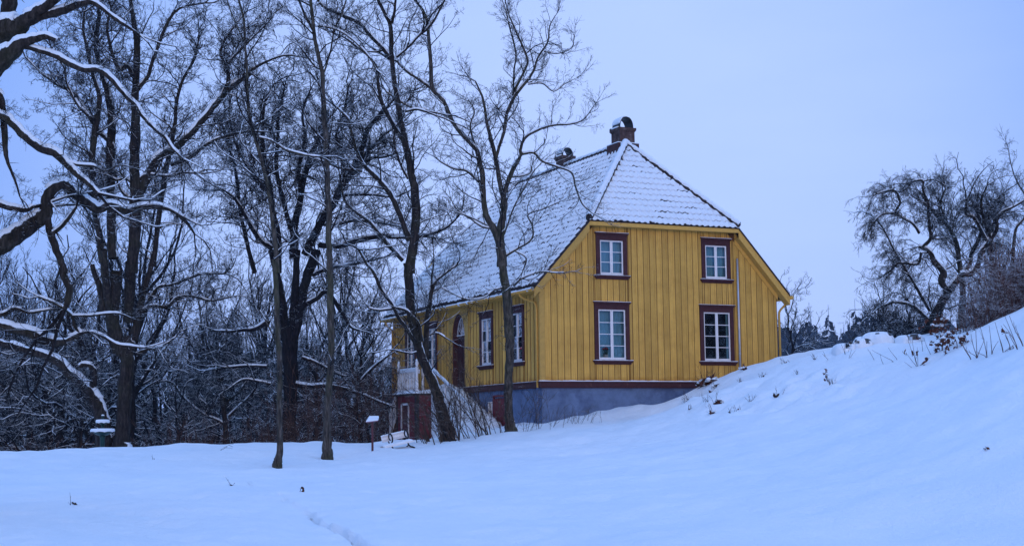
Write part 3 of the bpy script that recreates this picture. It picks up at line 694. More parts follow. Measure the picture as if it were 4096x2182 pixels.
hw2 = XC - xh; hlen = math.hypot(HY - ya, RZ - HZ)
def in_hip(a, b):
    f = b / hlen; return f < .985 and hw2 * f + .02 < a < 2 * hw2 - hw2 * f - .02
tile_slope((xh, ya, HZ - T0), (1, 0, 0), (0, HY - ya, RZ - HZ), 2 * hw2, hlen, in_hip, False, 0.0)
# right slope and far hip: closed snow sheets
mb = MB(); e = 0.07
mb.poly([(Rr, ya, roofz(Rr) - .02), (Rr, yb, roofz(Rr) - .02), (2 * XC - xh, yb, HZ - .02), (XC, hy1, RZ - .02), (XC, HY, RZ - .02), (2 * XC - xh, ya, HZ - .02)], [(0, 1, 2, 3, 4, 5)])
mb.poly([(xh, yb, HZ - .02), (2 * XC - xh, yb, HZ - .02), (XC, hy1, RZ - .02)], [(0, 1, 2)])
mb.build('snow_sheet', SNOW, roofo)
def ridge(p, q, nme='ridge_snow', r0=0.10, lift=0.04, th=0.055, jag=0.02):
    p = np.array(p, float); q = np.array(q, float); L = np.linalg.norm(q - p); n = int(L / 0.09); r = np.random.RandomState(int(L * 10))
    P = p[None] + (q - p)[None] * np.linspace(0, 1, n)[:, None]; P[:, 2] += lift + r.normal(0, .006, n)
    nk = int(L / .36)
    for i in range(nk):           # ridge tiles, slightly flared at their lower end
        a = p + (q - p) * i / nk; b = p + (q - p) * (i + 1.06) / nk
        tm = MB(); tm.tube([a + (0, 0, lift - .03), b + (0, 0, lift - .045)], [r0 + .012, r0 - .006], 8); tm.build('ridge_tile', TILE, roofo, True)
    S = P.copy(); S[:, 2] += .045
    V, Fq = poly_tube(S, r0 * .92 + r.normal(0, .010, n), 8, 0.08, r)
    o = link(nme, mesh_np(nme, V, Fq, SNOW, True), roofo); return o
ridge((xh - .02, ya - .02, HZ - .03), (XC, HY, RZ - .03), r0=.115)
ridge((2 * XC - xh + .02, ya - .02, HZ + .0), (XC, HY, RZ - .03), r0=.085, lift=.03)
ridge((XC, HY, RZ - .05), (XC, hy1, RZ - .05), r0=.08)
ridge((XC, hy1, RZ - .05), (xh, yb, HZ - .05), r0=.07)
# bargeboards, soffits, friezes
for sgn in (-1, 1):
    X = lambda x: x if sgn < 0 else 2 * XC - x
    e0, e1 = X(Lr), X(xh); zt = lambda x: roofz(x) - 0.13
    mb = MB()
    mb.prism([(e0, ya - .005, zt(e0)), (e1, ya - .005, zt(e1)), (e1, ya - .005, zt(e1) - .31), (e0, ya - .005, zt(e0) - .31)], (0, 0.04, 0))
    mb.build('bargeboard', YELT, house)
    mb = MB(); mb.prism([(e0, ya + .035, zt(e0) - .285), (e1, ya + .035, zt(e1) - .285), (e1, ya + .035, zt(e1) - .31), (e0, ya + .035, zt(e0) - .31)], (0, OVG - .04, 0))
    mb.build('soffit', YELT, house)
    mb = MB(); xa = X(-.02)
    mb.prism([(xa, -.055, zt(xa) - .06), (e1, -.055, zt(e1) - .06), (e1, -.055, zt(e1) - .49), (xa, -.055, zt(xa) - .49)], (0, .052, 0)); mb.build('rake_frieze', YELT, house)
    mb = MB()  # dark edge tiles seen along the rake
    mb.prism([(e0, ya - .03, zt(e0) + .0), (e1, ya - .03, zt(e1)), (e1, ya - .03, zt(e1) + .07), (e0, ya - .03, zt(e0) + .07)], (0, .06, 0)); mb.build('verge_tile_edge', TILE, roofo)
mb = MB(); mb.box((xh + .0, -.062, FRZ - .03), (2 * XC - xh, -.003, HZ - .01)); mb.build('hip_frieze', YELT, house)
mb = MB(); mb.box((xh, ya + .04, HZ - .23), (2 * XC - xh, -.061, HZ - .20)); mb.build('soffit', YELT, house)
mb = MB(); mb.box((xh, ya - .005, HZ - .24), (2 * XC - xh, ya + .035, HZ - .11)); mb.build('eave_board', YELT, house)
# long eave: frieze, soffit, gutter with snow
ez = roofz(Lr) - .19
mb = MB(); mb.box((-.05, 0.12, 2.965), (-.001, HL, 3.13)); mb.build('eave_frieze', YELT, house)
mb = MB(); mb.box((Lr, ya + .05, 2.99), (-.051, yb, 3.02)); mb.build('soffit', YELT, house)
mb = MB(); k = 9; 
ga = [(Lr - .07 - .07 * math.cos(math.pi * i / (k - 1)), ez - .07 * math.sin(math.pi * i / (k - 1)) + .03) for i in range(k)]
gp = [(x, ya - .05, z) for x, z in ga] + [(x, yb + .05, z) for x, z in ga] + [(Lr - .07 - .06 * math.cos(math.pi * i / (k - 1)), ya - .05, ez - .06 * math.sin(math.pi * i / (k - 1)) + .032) for i in range(k)] + [(Lr - .07 - .06 * math.cos(math.pi * i / (k - 1)), yb + .05, ez - .06 * math.sin(math.pi * i / (k - 1)) + .032) for i in range(k)]
mb.poly(gp, [(i, i + 1, k + i + 1, k + i) for i in range(k - 1)] + [(2 * k + i, 3 * k + i, 3 * k + i + 1, 2 * k + i + 1) for i in range(k - 1)] + [(i, 2 * k + i, 2 * k + i + 1, i + 1) for i in range(k - 1)] + [(0, k, 3 * k, 2 * k), (k - 1, 3 * k - 1, 4 * k - 1, 2 * k - 1)])
mb.build('gutter', YELT, house, True)
mb = MB(); mb.box((Lr - .005, ya + .02, ez - .03), (Lr + .02, yb, ez + .10)); mb.build('eave_board', YELT, house)
nr = np.random.RandomState(5); P = np.stack([np.full(160, Lr - .075), np.linspace(ya, yb, 160), np.full(160, ez + .035)], 1) + nr.normal(0, .006, (160, 3))
V, Fq = poly_tube(P, .062 + nr.normal(0, .008, 160), 8, .06, nr); link('gutter_snow', mesh_np('gutter_snow', V, Fq, SNOW), house)
# right gutter end, down pipes
mb = MB(); mb.tube([(Rr + .07, ya - .05, ez + .02), (Rr + .07, yb, ez + .02)], .07, 10); mb.build('gutter', YELT, house, True)
def pipe(pts, r, mat, parent=house, name='downpipe', cuffs=()):
    mb = MB(); mb.tube(pts, r, 10)
    for c in cuffs: mb.tube([(c[0], c[1], c[2] - .02), (c[0], c[1], c[2] + .02)], r * 1.25, 10)
    return mb.build(name, mat, parent, True)
pipe([(Rr + .06, -.02, ez - .03), (Rr + .06, -.02, ez - .13), (Rr + .0, -.02, ez - .22), (HW + .16, -.01, ez - .40), (HW + .10, 0, ez - .50), (HW + .09, 0, ez - .62), (HW + .09, 0, -.4)], .042, YELT, cuffs=((HW + .09, 0, 2.1), (HW + .09, 0, 1.2)))
pipe([(Lr - .06, .72, ez - .02), (Lr - .05, .70, ez - .12), (Lr + .06, .62, ez - .22), (-.14, .48, ez - .30), (-.07, .30, ez - .36), (-.06, .20, ez - .46), (-.075, .12, ez - .6), (-.075, .12, -.22)], .036, YELT, cuffs=((-.075, .12, 1.8), (-.075, .12, .5)))
pipe([(-.075, .12, -.22), (-.075, .12, -1.9)], .036, BLUE)
pipe([(Lr - .06, HL - .1, ez - .02), (Lr - .02, HL - .1, ez - .2), (-.1, HL - .08, ez - .42), (-.075, HL - .05, -.2)], .04, YELT)
pipe([(-.075, HL - .05, -.2), (-.075, HL - .05, -2.6)], .045, BLUE)
pipe([(7.93, -.085, -.5), (7.93, -.085, 4.44)], .038, METAL, name='steel_pipe', cuffs=((7.93, -.085, 3.9), (7.93, -.085, 2.4), (7.93, -.085, 1.0)))
# chimneys -----------------------------------------------------------
def chimney(x, y, hw, hd, zb, zp, zc, arch, pw):
    m = MB(); m.box((x - hw, y - hd, zb), (x + hw, y + hd, zc - .14)); m.box((x - hw - .025, y - hd - .025, zc - .14), (x + hw + .025, y + hd + .025, zc - .10)); m.box((x - hw - .05, y - hd - .05, zc - .10), (x + hw + .05, y + hd + .05, zc))
    root = m.build('chimney', BRICK, house)
    m = MB(); m.box((x - hw - pw, y - hd - pw * .7, zb), (x + hw + pw, y + hd + pw, zp)); m.build('pedestal', plain('pedestal_plate', (0.06, 0.022, 0.02), 0.7, var=.3), root)
    m = MB(); r = random.Random(3); n = 16
    ring = [(-1, -1), (1, -1), (1, 1), (-1, 1)]; m.box((x - hw - pw - .01, y - hd - pw * .7 - .01, zp), (x + hw + pw + .01, y + hd + pw, zp + .03)); m.build('snow_rim', SNOW, root)
    m = MB(); m.box((x - hw - .05, y - hd + .1, zc), (x - hw * .72, y + hd + .04, zc + .05)); m.box((x - hw - .05, y + hd - .1, zc), (x + hw + .04, y + hd + .04, zc + .04)); m.build('snow_rim', SNOW, root)
    # pointed arch hood of bent sheet iron
    def archpts(s, off=0.0):
        pts = []
        for i in range(15):
            t = i / 14; zz = arch * t; xx = (hw - .03) * math.sqrt(max(0, 1 - (t * .985) ** 2.4)) * 1.0
            pts.append((xx, zz))
        pts[-1] = (0, arch)
        return pts
    ap = archpts(1); L = [(-a, b) for a, b in ap] + [(a, b) for a, b in ap[::-1][1:]]
    m = MB(); th = .018; d0, d1 = y - hd + .03, y + hd - .03; nn = len(L)
    cen = (0, arch * .4)
    Li = [(a * (1 - th / max(.08, hw)), b - th * (b / arch)) for a, b in L]
    V = [(x + a, d0, zc + b) for a, b in L] + [(x + a, d1, zc + b) for a, b in L] + [(x + a, d0, zc + b) for a, b in Li] + [(x + a, d1, zc + b) for a, b in Li]
    Fh = []
    for i in range(nn - 1): Fh += [(i, i + 1, nn + i + 1, nn + i), (2 * nn + i, 3 * nn + i, 3 * nn + i + 1, 2 * nn + i + 1), (i, 2 * nn + i, 2 * nn + i + 1, i + 1), (nn + i, nn + i + 1, 3 * nn + i + 1, 3 * nn + i)]
    m.poly(V, Fh); m.build('hood', DARK, root)
    m = MB(); Ls = L[5:nn // 2 + 1]; k = len(Ls); off = .03
    V = [(x + a - .004, d0 + .01, zc + b + .003) for a, b in Ls] + [(x + a - .004, d1 - .01, zc + b + .003) for a, b in Ls] + [(x + a - off, d0 + .01, zc + b + off) for a, b in Ls] + [(x + a - off, d1 - .01, zc + b + off) for a, b in Ls]
    Fh = []
    for i in range(k - 1): Fh += [(2 * k + i, 2 * k + i + 1, 3 * k + i + 1, 3 * k + i), (i, k + i, k + i + 1, i + 1), (i, i + 1, 2 * k + i + 1, 2 * k + i), (k + i, 3 * k + i, 3 * k + i + 1, k + i + 1)]
    Fh += [(0, 2 * k, 3 * k, k), (k - 1, 2 * k - 1, 4 * k - 1, 3 * k - 1)]
    m.poly(V, Fh); m.build('snow_cap', SNOW, root)
chimney(4.96, 2.86, .315, .33, 8.4, 8.93, 9.53, .43, .13)
chimney(4.98, 7.70, .26, .30, 8.3, 8.80, 9.33, .34, .0)

# ------------------------------------------------------------------ stair landing, red cellar porch, balustrades
porch = empty('cellar_porch', (-2, 6.45, -2.1))
tag(porch, 'red boarded porch with white balustrade under the arched front door', 'porch')
def rel(mb, o): mb.v = [(p[0] - o.location.x, p[1] - o.location.y, p[2] - o.location.z) for p in mb.v]; return mb
def pb(mb, name, mat, parent=porch, smooth_=False):
    top = parent if parent.parent is None else parent.parent
    return link(name, rel(mb, top).mesh(name, mat, smooth_), parent)
PX0, PY0, PY1, PZ = -2.0, 6.45, 8.45, -.30
mb = MB(); mb.box((PX0 + .02, PY0 + .02, -3.2), (-.1, PY1 - .02, PZ)); pb(mb, 'core', JOINT)
nb = 9; h = (PZ + 2.5) / nb
for i in range(nb):
    z0 = -2.5 + i * h
    for (a, b) in (((PX0 - .004, PY0 + .10, z0 + .006), (PX0 + .02, PY1 - .08, z0 + h - .006)),):
        # leave the window out of the long side
        if z0 + h / 2 < -.55 and z0 > -2.1:
            for ya_, yb_ in ((a[1], 7.17), (8.02, b[1])):
                m = MB(); m.box((a[0], ya_, a[2]), (b[0], yb_, b[2])); pb(m, 'board', REDB)
        else:
            m = MB(); m.box(a, b); pb(m, 'board', REDB)
    m = MB(); m.box((PX0 + .12, PY0 - .004, z0 + .006), (-.1, PY0 + .02, z0 + h - .006)); pb(m, 'board', REDB)
m = MB(); m.box((PX0 - .03, PY0 - .03, -3.2), (PX0 + .11, PY0 + .10, PZ)); pb(m, 'corner_post', plain('black_paint', (.02, .018, .02), .6))
m = MB(); m.box((PX0 - .03, PY1 - .08, -3.2), (PX0 + .05, PY1 + .03, PZ)); pb(m, 'corner_post', MATS['black_paint'])
m = MB()
for a, b, c, d in ((7.18, 7.26, -2.1, -.58), (7.93, 8.01, -2.1, -.58), (7.18, 8.01, -.66, -.58)): m.box((PX0 - .03, a, c), (PX0 + .0, b, d - (.001 if a == 7.18 and b > 8 else 0)))
wf = pb(m, 'window_frame', WHITE)
m = MB(); m.box((PX0 + .005, 7.26, -2.1), (PX0 + .018, 7.93, -.66)); pb(m, 'door_leaf', plain('dark_red', (.07, .012, .015), .5))
m = MB(); m.box((PX0 - .14, PY0 - .10, PZ), (-.06, PY1 + .12, PZ + .06)); pb(m, 'platform', MATS['black_paint'])
# snow on the platform with a heap by the door
gxn = np.linspace(PX0 - .15, -.07, 14); gyn = np.linspace(PY0 - .11, PY1 + .12, 16); A_, B_ = np.meshgrid(gxn, gyn)
Z_ = PZ + .06 + .10 + .02 * np.sin(A_ * 7) * np.sin(B_ * 5) + .28 * np.exp(-(((A_ + .75) / .5) ** 2 + ((B_ - 6.5) / .45) ** 2))
edge = np.minimum.reduce([A_ - A_.min(), B_ - B_.min(), B_.max() - B_]); Z_ = PZ + .062 + (Z_ - PZ - .062) * smooth(edge / .10 + .35)
V = np.stack([A_, B_, Z_], -1).reshape(-1, 3); Vb = V.copy(); Vb[:, 2] = PZ + .061
ii = np.arange(15)[:, None] * 14; jj = np.arange(13)[None, :]; Fq = np.stack([ii + jj, ii + jj + 1, ii + 14 + jj + 1, ii + 14 + jj], -1).reshape(-1, 4)
bd = [j for j in range(14)] + [14 * i + 13 for i in range(1, 16)] + [15 * 14 + j for j in range(12, -1, -1)] + [14 * i for i in range(14, 0, -1)]
Fs = np.array([(bd[k], bd[(k + 1) % len(bd)], bd[(k + 1) % len(bd)] + 224, bd[k] + 224) for k in range(len(bd))])
m = MB(); m.v = [tuple(p) for p in np.r_[V, Vb].tolist()]; m.f = [tuple(f) for f in np.r_[Fq, Fs].tolist()]; pb(m, 'snow', SNOW, smooth_=True)
def newel(mb, x, y, z, h=1.12, r=.062):
    mb.box((x - r * 1.15, y - r * 1.15, z), (x + r * 1.15, y + r * 1.15, z + .16)); mb.lathe([(r * .75, .16), (r * .95, .30), (r * .7, .62), (r * .75, .72), (r * 1.0, .78), (r * 1.0, h - .15), (r * 1.15, h - .14), (r * .55, h - .11), (r * 1.0, h - .03), (r * .95, h + .04), (r * .45, h + .09)], (x, y, z), 12)
def balustrade(p, q, name, n, parent, top=.92, bot=.10, ends=True):
    p = np.array(p, float); q = np.array(q, float); L = np.linalg.norm(q - p); d = (q - p) / L; side = np.cross(d, [0, 0, 1.]); side /= np.linalg.norm(side)
    m = MB()
    for z0, z1, w in ((top - .10, top, .045), (bot, bot + .06, .035)):
        pts = [p + side * w + (0, 0, z0), p - side * w + (0, 0, z0), p - side * w + (0, 0, z1), p + side * w + (0, 0, z1)]; m.prism(pts, q - p)
    r0 = pb(m, name, WHITE, parent)
    for i in range(n):
        c = p + (q - p) * (i + .8) / (n + .6)
        b = MB(); b.lathe([(.020, bot + .06), (.026, bot + .2), (.018, bot + .35), (.024, bot + .5), (.020, top - .10)], tuple(c), 6); pb(b, 'baluster', WHITE, r0, True)
    m = MB(); pts = [p + side * .05 + (0, 0, top + .001), p - side * .05 + (0, 0, top + .001), p - side * .04 + (0, 0, top + .05), p + side * .03 + (0, 0, top + .055)]; m.prism(pts, q - p); pb(m, 'rail_snow', SNOW, r0)
    return r0
bx = PX0 + .06; zb_ = PZ + .06
balustrade((bx, 6.60, zb_), (bx, 8.38, zb_), 'railing', 11, porch)
balustrade((PX0 + .9, 8.40, zb_), (PX0 + .1, 8.42, zb_), 'railing', 5, porch)
for (x, y) in ((bx, 6.52), (bx, 8.44), (-.95, 8.44)):
    m = MB(); newel(m, x, y, zb_); nw = pb(m, 'newel_post', WHITE, porch, True)
    m = MB(); m.lathe([(.05, 1.20), (.055, 1.23), (.03, 1.28), (.01, 1.29)], (x, y, zb_), 10); pb(m, 'snow_cap', SNOW, nw, True)
# far flight of steps going down on the left, its rail just visible
m = MB()
for i in range(5):
    z = zb_ - .5 - (i + 1) * .19; y = PY1 + .05 + i * .20; m.box((-1.9, y, -3.2), (-.9, y + .20, z))
pb(m, 'far_steps', JOINT)
m = MB()
for i in range(5):
    z = zb_ - .5 - (i + 1) * .19; y = PY1 + .05 + i * .20; m.box((-1.93, y + .002, z + .001), (-.9, y + .21, z + .09))
pb(m, 'step_snow', SNOW)
balustrade((-2.0, 8.56, -1.15), (-2.02, 9.05, -1.75), 'railing', 3, porch)
m = MB(); newel(m, -2.02, 9.14, -2.1, 1.12, .07); pb(m, 'newel_post', WHITE, porch, True)
# near flight along the wall, buried in snow
stair = empty('stone_stair', (-.8, 4.6, -1.9)); tag(stair, 'snow-buried flight of steps along the wall, behind the bare shrubs', 'stair')
m = MB(); ns = 9
for i in range(ns):
    z = PZ - .02 - i * .17; y1 = PY0 - .12 - i * .42; m.box((-1.35, y1 - .42, -3), (-.12, y1, z))
pb(m, 'steps', plain('stone', (.10, .095, .09), .9, var=.3), stair)
A_, B_ = np.meshgrid(np.linspace(-1.45, -.14, 14), np.linspace(2.2, 6.34, 40))
Z_ = PZ + .24 - (6.34 - B_) / .42 * .17 * 1.02 + .05 * np.sin(B_ * 15) + .05 * np.sin(A_ * 4 + B_)
Z_ = Z_ - .10 * smooth((-1.25 - A_) / .20)
V = np.stack([A_, B_, Z_], -1).reshape(-1, 3); Vb = V.copy(); Vb[:, 2] -= 2.2; nn_ = 14 * 40
ii = np.arange(39)[:, None] * 14; jj = np.arange(13)[None, :]; Fq = np.stack([ii + jj, ii + jj + 1, ii + 14 + jj + 1, ii + 14 + jj], -1).reshape(-1, 4)
bd = [j for j in range(14)] + [14 * i + 13 for i in range(1, 40)] + [39 * 14 + j for j in range(12, -1, -1)] + [14 * i for i in range(38, 0, -1)]
Fs = np.array([(bd[k], bd[(k + 1) % len(bd)], bd[(k + 1) % len(bd)] + nn_, bd[k] + nn_) for k in range(len(bd))])
m = MB(); m.v = [tuple(p) for p in np.r_[V, Vb].tolist()]; m.f = [tuple(f) for f in np.r_[Fq, Fs].tolist()]; pb(m, 'snow', SNOW, stair, True)
m = MB(); pr = [np.array((-1.42, 6.3 - t * 3.9, PZ + .95 - t * 1.6)) for t in np.linspace(0, 1, 12)]
m.tube(pr, .035, 6)
for t in (0.0, .33, .66, 1.0): m.tube([(-1.42, 6.3 - t * 3.9, PZ - .3 - t * 1.6), (-1.42, 6.3 - t * 3.9, PZ + .95 - t * 1.6)], .035, 6)
pb(m, 'handrail', WHITE, stair)
m = MB(); m.tube([p + (0, 0, .05) for p in pr], [.05 + .015 * math.sin(i * 2.3) for i in range(12)], 7); pb(m, 'rail_snow', SNOW, stair, True)

# ------------------------------------------------------------------ trees
def grow(out, rng, p, d, r, L, lvl, pr):
    """one branch: appends segments to out, then grows its side shoots"""
    n = 9 if L > 2.5 else (6 if L > 0.9 else (4 if L > 0.35 else 2))
    s = L / n; x, y, z = p; dx, dy, dz = d; cr = pr['crook'] * (1.25 if lvl > 1 else 1.0); up = pr['up'] * (1.0 if L > .3 else .4)
    pts = []
    r1 = max(r * 0.30, pr['rmin'] * .7); g = rng.gauss
    for i in range(n):
        dx += g(0, cr); dy += g(0, cr); dz += g(0, cr) + up * (i + 1) / n
        q = 1.0 / math.sqrt(dx * dx + dy * dy + dz * dz + 1e-9); dx *= q; dy *= q; dz *= q
        ra = r + (r1 - r) * i / n; rb = r + (r1 - r) * (i + 1) / n
        nx, ny, nz_ = x + dx * s, y + dy * s, z + dz * s
        out.append((x, y, z, nx, ny, nz_, ra, rb)); pts.append((x, y, z, dx, dy, dz, rb)); x, y, z = nx, ny, nz_
    if len(out) > pr['max']: return
    if lvl <= 0 or L < pr['lmin']: return
    nc = pr['kids'] if L > 1.2 else (pr['kids'] - 1 if L > .5 else 3)
    for k in range(nc):
        t = 0.15 + 0.85 * (k + rng.random()) / nc; i = min(n - 1, int(t * n)); px, py, pz, ex, ey, ez_, rb = pts[i]
        an = rng.uniform(pr['a0'], pr['a1']); ax, ay, az = g(0, 1), g(0, 1), g(0, 1)
        dt = ax * ex + ay * ey + az * ez_; ax -= dt * ex; ay -= dt * ey; az -= dt * ez_; q = math.sqrt(ax * ax + ay * ay + az * az) + 1e-6
        c, s2 = math.cos(an), math.sin(an) / q
        grow(out, rng, (px, py, pz), (ex * c + ax * s2, ey * c + ay * s2, ez_ * c + az * s2), max(pr['rmin'], rb * rng.uniform(.45, .72)), L * rng.uniform(.34, .62) * (1.12 - .5 * t), lvl - 1, pr)
OAK = dict(crook=.20, up=.10, kids=6, lmin=.20, a0=.5, a1=1.25, rmin=.0048, max=42000)
ASH = dict(crook=.15, up=.06, kids=5, lmin=.25, a0=.35, a1=.95, rmin=.0042, max=26000)
WEEP = dict(crook=.24, up=-.16, kids=5, lmin=.2, a0=.4, a1=1.2, rmin=.005, max=26000)
def catmull(P, sub):
    P = np.asarray(P, float); n = len(P)
    if n < 3:
        t = np.linspace(0, 1, sub * (n - 1) + 1)[:, None]; return P[0] * (1 - t) + P[-1] * t
    Q = np.vstack([2 * P[0] - P[1], P, 2 * P[-1] - P[-2]]); o = []
    for i in range(1, n):
        a, b, c, d = Q[i - 1], Q[i], Q[i + 1], Q[i + 2]
        for k in range(sub):
            t = k / sub; o.append(0.5 * ((2 * b) + (c - a) * t + (2 * a - 5 * b + 4 * c - d) * t * t + (3 * b - a - 3 * c + d) * t ** 3))
    o.append(P[-1]); return np.array(o)
def snow_ridge(P, R, rr, mb_list):
    """snow lying along the top of a limb wherever it is not too steep"""
    n = len(P); T = np.gradient(P, axis=0); T /= np.linalg.norm(T, axis=1)[:, None] + 1e-9
    flat = np.abs(T[:, 2]) < 0.86; run = []
    def flush():
        if len(run) > 3:
            idx = np.array(run); Q = P[idx].copy(); rad_ = R[idx]; th = np.minimum(.085, .020 + rad_ * .42)
            sl = np.abs(T[idx, 2]); w = rad_ * (.80 - .25 * sl) * (1 + rr.normal(0, .12, len(idx))); w[0] *= .3; w[-1] *= .3; w = np.maximum(w, .004)
            cz = rad_ * .55 + th * .35; side = np.cross(T[idx], [0, 0, 1.]); side /= np.linalg.norm(side, axis=1)[:, None] + 1e-9; upv = np.cross(side, T[idx])
            Q = Q + upv * cz[:, None]; a = np.arange(6) * math.pi / 3
            V = Q[:, None, :] + (np.cos(a)[None, :, None] * side[:, None, :] * w[:, None, None] + np.sin(a)[None, :, None] * upv[:, None, :] * (rad_ * .45 + th * (1 + rr.normal(0, .15, len(idx))) * .75)[:, None, None])
            m = len(idx); i = np.arange(m - 1)[:, None] * 6; j = np.arange(6)[None, :]; j2 = (j + 1) % 6
            mb_list.append((V.reshape(-1, 3), np.stack([i + j, i + j2, i + 6 + j2, i + 6 + j], -1).reshape(-1, 4)))
        run.clear()
    on = True
    for i in range(n):
        if rr.random_sample() < .05: on = not on
        if not on and rr.random_sample() < .35: on = True
        if flat[i] and on and R[i] > .012: run.append(i)
        else: flush()
    flush()
def seg_snow(S, rr, rmin_):
    D = S[:, 3:6] - S[:, :3]; L = np.linalg.norm(D, axis=1) + 1e-9; m = (S[:, 6] > rmin_) & (np.abs(D[:, 2]) / L < .72) & (rr.random_sample(len(S)) < .85)
    if not m.any(): return []
    Q = S[m].copy(); r = np.minimum(Q[:, 6] * .8 + .004, .03); Q[:, 2] += r * .75 + .002; Q[:, 5] += r * .75 + .002; Q[:, 6] = r * rr.uniform(.7, 1.1, len(r)); Q[:, 7] = Q[:, 6] * rr.uniform(.6, 1, len(r))
    return [seg_tubes(Q, 4)]
def joinVF(lst):
    V = []; F_ = []; o = 0
    for v, f in lst: V.append(v); F_.append(f + o); o += len(v)
    return np.concatenate(V), np.concatenate(F_)
def traced_tree(name, label, d0, limbs, pr, seed, mat=None, group=None, snow=True, twig=1.0, spread=.45, cat='tree', wscale=.92, k=9, dz={}, twmat=None, rootflare=True, nb=0, kind='oak', blen=1.0):
    rng = random.Random(seed); rr = np.random.RandomState(seed); known = []; allp = []; mats_ = mat or BARK
    for li, lim in enumerate(limbs):
        zx, zy, zs = ZOOM[lim[0]]; A = np.array([(zx + p[0] / zs, zy + p[1] / zs, p[2] / zs) for p in lim[1]], float)
        if known:
            K = np.array(known); dist = np.hypot(K[:, 0] - A[0, 0], K[:, 1] - A[0, 1]); j = int(np.argmin(dist)); s0 = K[j, 3] if dist[j] < 60 else 0.0
        else: s0 = 0.0
        ln = np.r_[0, np.cumsum(np.hypot(np.diff(A[:, 0]), np.diff(A[:, 1])))]; Lm_ = ln[-1] * d0 / FPX
        e = dz.get(li, rng.uniform(-1, 1) * spread * Lm_ if li else rng.uniform(-.08, .08) * Lm_)
        if li and li not in dz and abs(e) < .2 * Lm_: e = math.copysign(.2 * Lm_, e or 1)
        f = ln / ln[-1]; B = np.c_[A, s0 + e * f ** 1.2]; B = catmull(B, 5)
        jit = rr.normal(0, 1, (len(B), 2)); jit = (jit + np.roll(jit, 1, 0)) * .5; jit[:2] = 0
        B[:, 0] += jit[:, 0] * B[:, 2] * .05; B[:, 1] += jit[:, 1] * B[:, 2] * .05
        known += B.tolist()
        P = np.array([at(b[0], b[1], d0 + b[3]) for b in B]); R = np.maximum(B[:, 2] * .5 * wscale * (d0 + B[:, 3]) / FPX, .006)
        if li == 0 and rootflare:
            h = P[:, 2] - P[0, 2]; R = R * (1 + .40 * np.exp(-np.maximum(h, 0) / .30)); P = np.vstack([P[0] - (0, 0, .8), P]); R = np.r_[R[0] * 1.15, R]
        allp.append((P, R))
    root = empty(name, allp[0][0][0] + ((0, 0, .8) if rootflare else (0, 0, 0))); tag(root, label, cat, group); ro_ = np.array(root.location)
    snl = []; segs = []; cand = []
    for li, (P, R) in enumerate(allp):
        kk = k if R.max() > .08 else (7 if R.max() > .03 else 5)
        V, Fq = poly_tube(P, R, kk + (4 if li == 0 else 0), .07, rr)
        link('trunk' if li == 0 else 'limb', mesh_np('trunk' if li == 0 else 'limb', V - ro_, Fq, mats_), root)
        if snow: snow_ridge(P, R, rr, snl)
        T = np.gradient(P, axis=0); T /= np.linalg.norm(T, axis=1)[:, None] + 1e-9; seg = np.linalg.norm(np.diff(P, axis=0), axis=1); tot = seg.sum(); cum = np.r_[0, np.cumsum(seg)]
        lt = lim_tw(limbs[li])
        if lt > 0:
            for i in range(1, len(P)):
                if cum[i] < tot * (.5 if li == 0 and limbs[0][-1] != 'all' else .08): continue
                cand.append((seg[i - 1] * lt / (.5 + 9 * R[i]), li, i))
        start = tot * (.45 if li == 0 and limbs[0][-1] != 'all' else .06); q = start + rng.random() * .3; strength = twig * (lim_tw(limbs[li]))
        while q < tot and len(segs) < pr['max'] and strength > 0:
            i = min(len(P) - 2, int(np.searchsorted(cum, q)) - 1); i = max(i, 0); r = R[i]
            rc = min(pr.get('rcap', .032), r * rng.uniform(.10, .5)); rc = max(rc, .0075); Lc = min(4.2, 22 * rc ** .72) * rng.uniform(.6, 1.15) * pr.get('len', 1)
            v = np.array([rng.gauss(0, 1), rng.gauss(0, 1), rng.gauss(0, 1)]); v -= T[i] * (v @ T[i]); v /= np.linalg.norm(v); an = rng.uniform(.5, 1.25)
            d = T[i] * math.cos(an) + v * math.sin(an)
            grow(segs, rng, tuple(P[i]), tuple(d), rc, Lc, 3, pr)
            q += rng.uniform(.25, .75) / strength * (1 + 9 * r)
        if lim_tw(limbs[li]) > 0 and R[-1] < .05:
            for _ in range(2): grow(segs, rng, tuple(P[-1]), tuple(T[-1] + np.array([rng.gauss(0, .3) for _ in range(3)])), max(R[-1] * .9, .008), min(3.0, 22 * max(R[-1], .01) ** .72), 3, pr)
    if nb and cand:
        wts = np.array([c[0] for c in cand]); cw_ = np.cumsum(wts / wts.sum()); light, dark_ = shoots(kind); cen_ = np.mean([p.mean(0) for p, _ in allp[1:]] or [allp[0][0].mean(0)], axis=0)
        for j in range(nb):
            _, li, i = cand[min(len(cand) - 1, int(np.searchsorted(cw_, (j + rng.random()) / nb)))]; P, R = allp[li]; r = R[i]; T = P[i] - P[i - 1]; T = T / (np.linalg.norm(T) + 1e-9)
            v = np.array([rng.gauss(0, 1), rng.gauss(0, 1), rng.gauss(0, 1)]); out_ = P[i] - cen_; out_ /= np.linalg.norm(out_) + 1e-6; v = v + .5 * out_ + np.array([0, 0, .35 if kind != 'weep' else .1]); v -= T * (v @ T); v /= np.linalg.norm(v) + 1e-9
            an = rng.uniform(.45, 1.2); d = T * math.cos(an) + v * math.sin(an); rc = max(.008, min(.03, r * rng.uniform(.25, .75))); sc = min(1.25, max(.22, 22 * rc ** .72 / 3.0 * rng.uniform(.7, 1.25))) * blen
            pit = math.asin(max(-1, min(1, d[2]))); bank = light if abs(pit) < .75 else dark_
            if kind == 'weep': pit = max(-.5, min(.7, pit)); bank = light
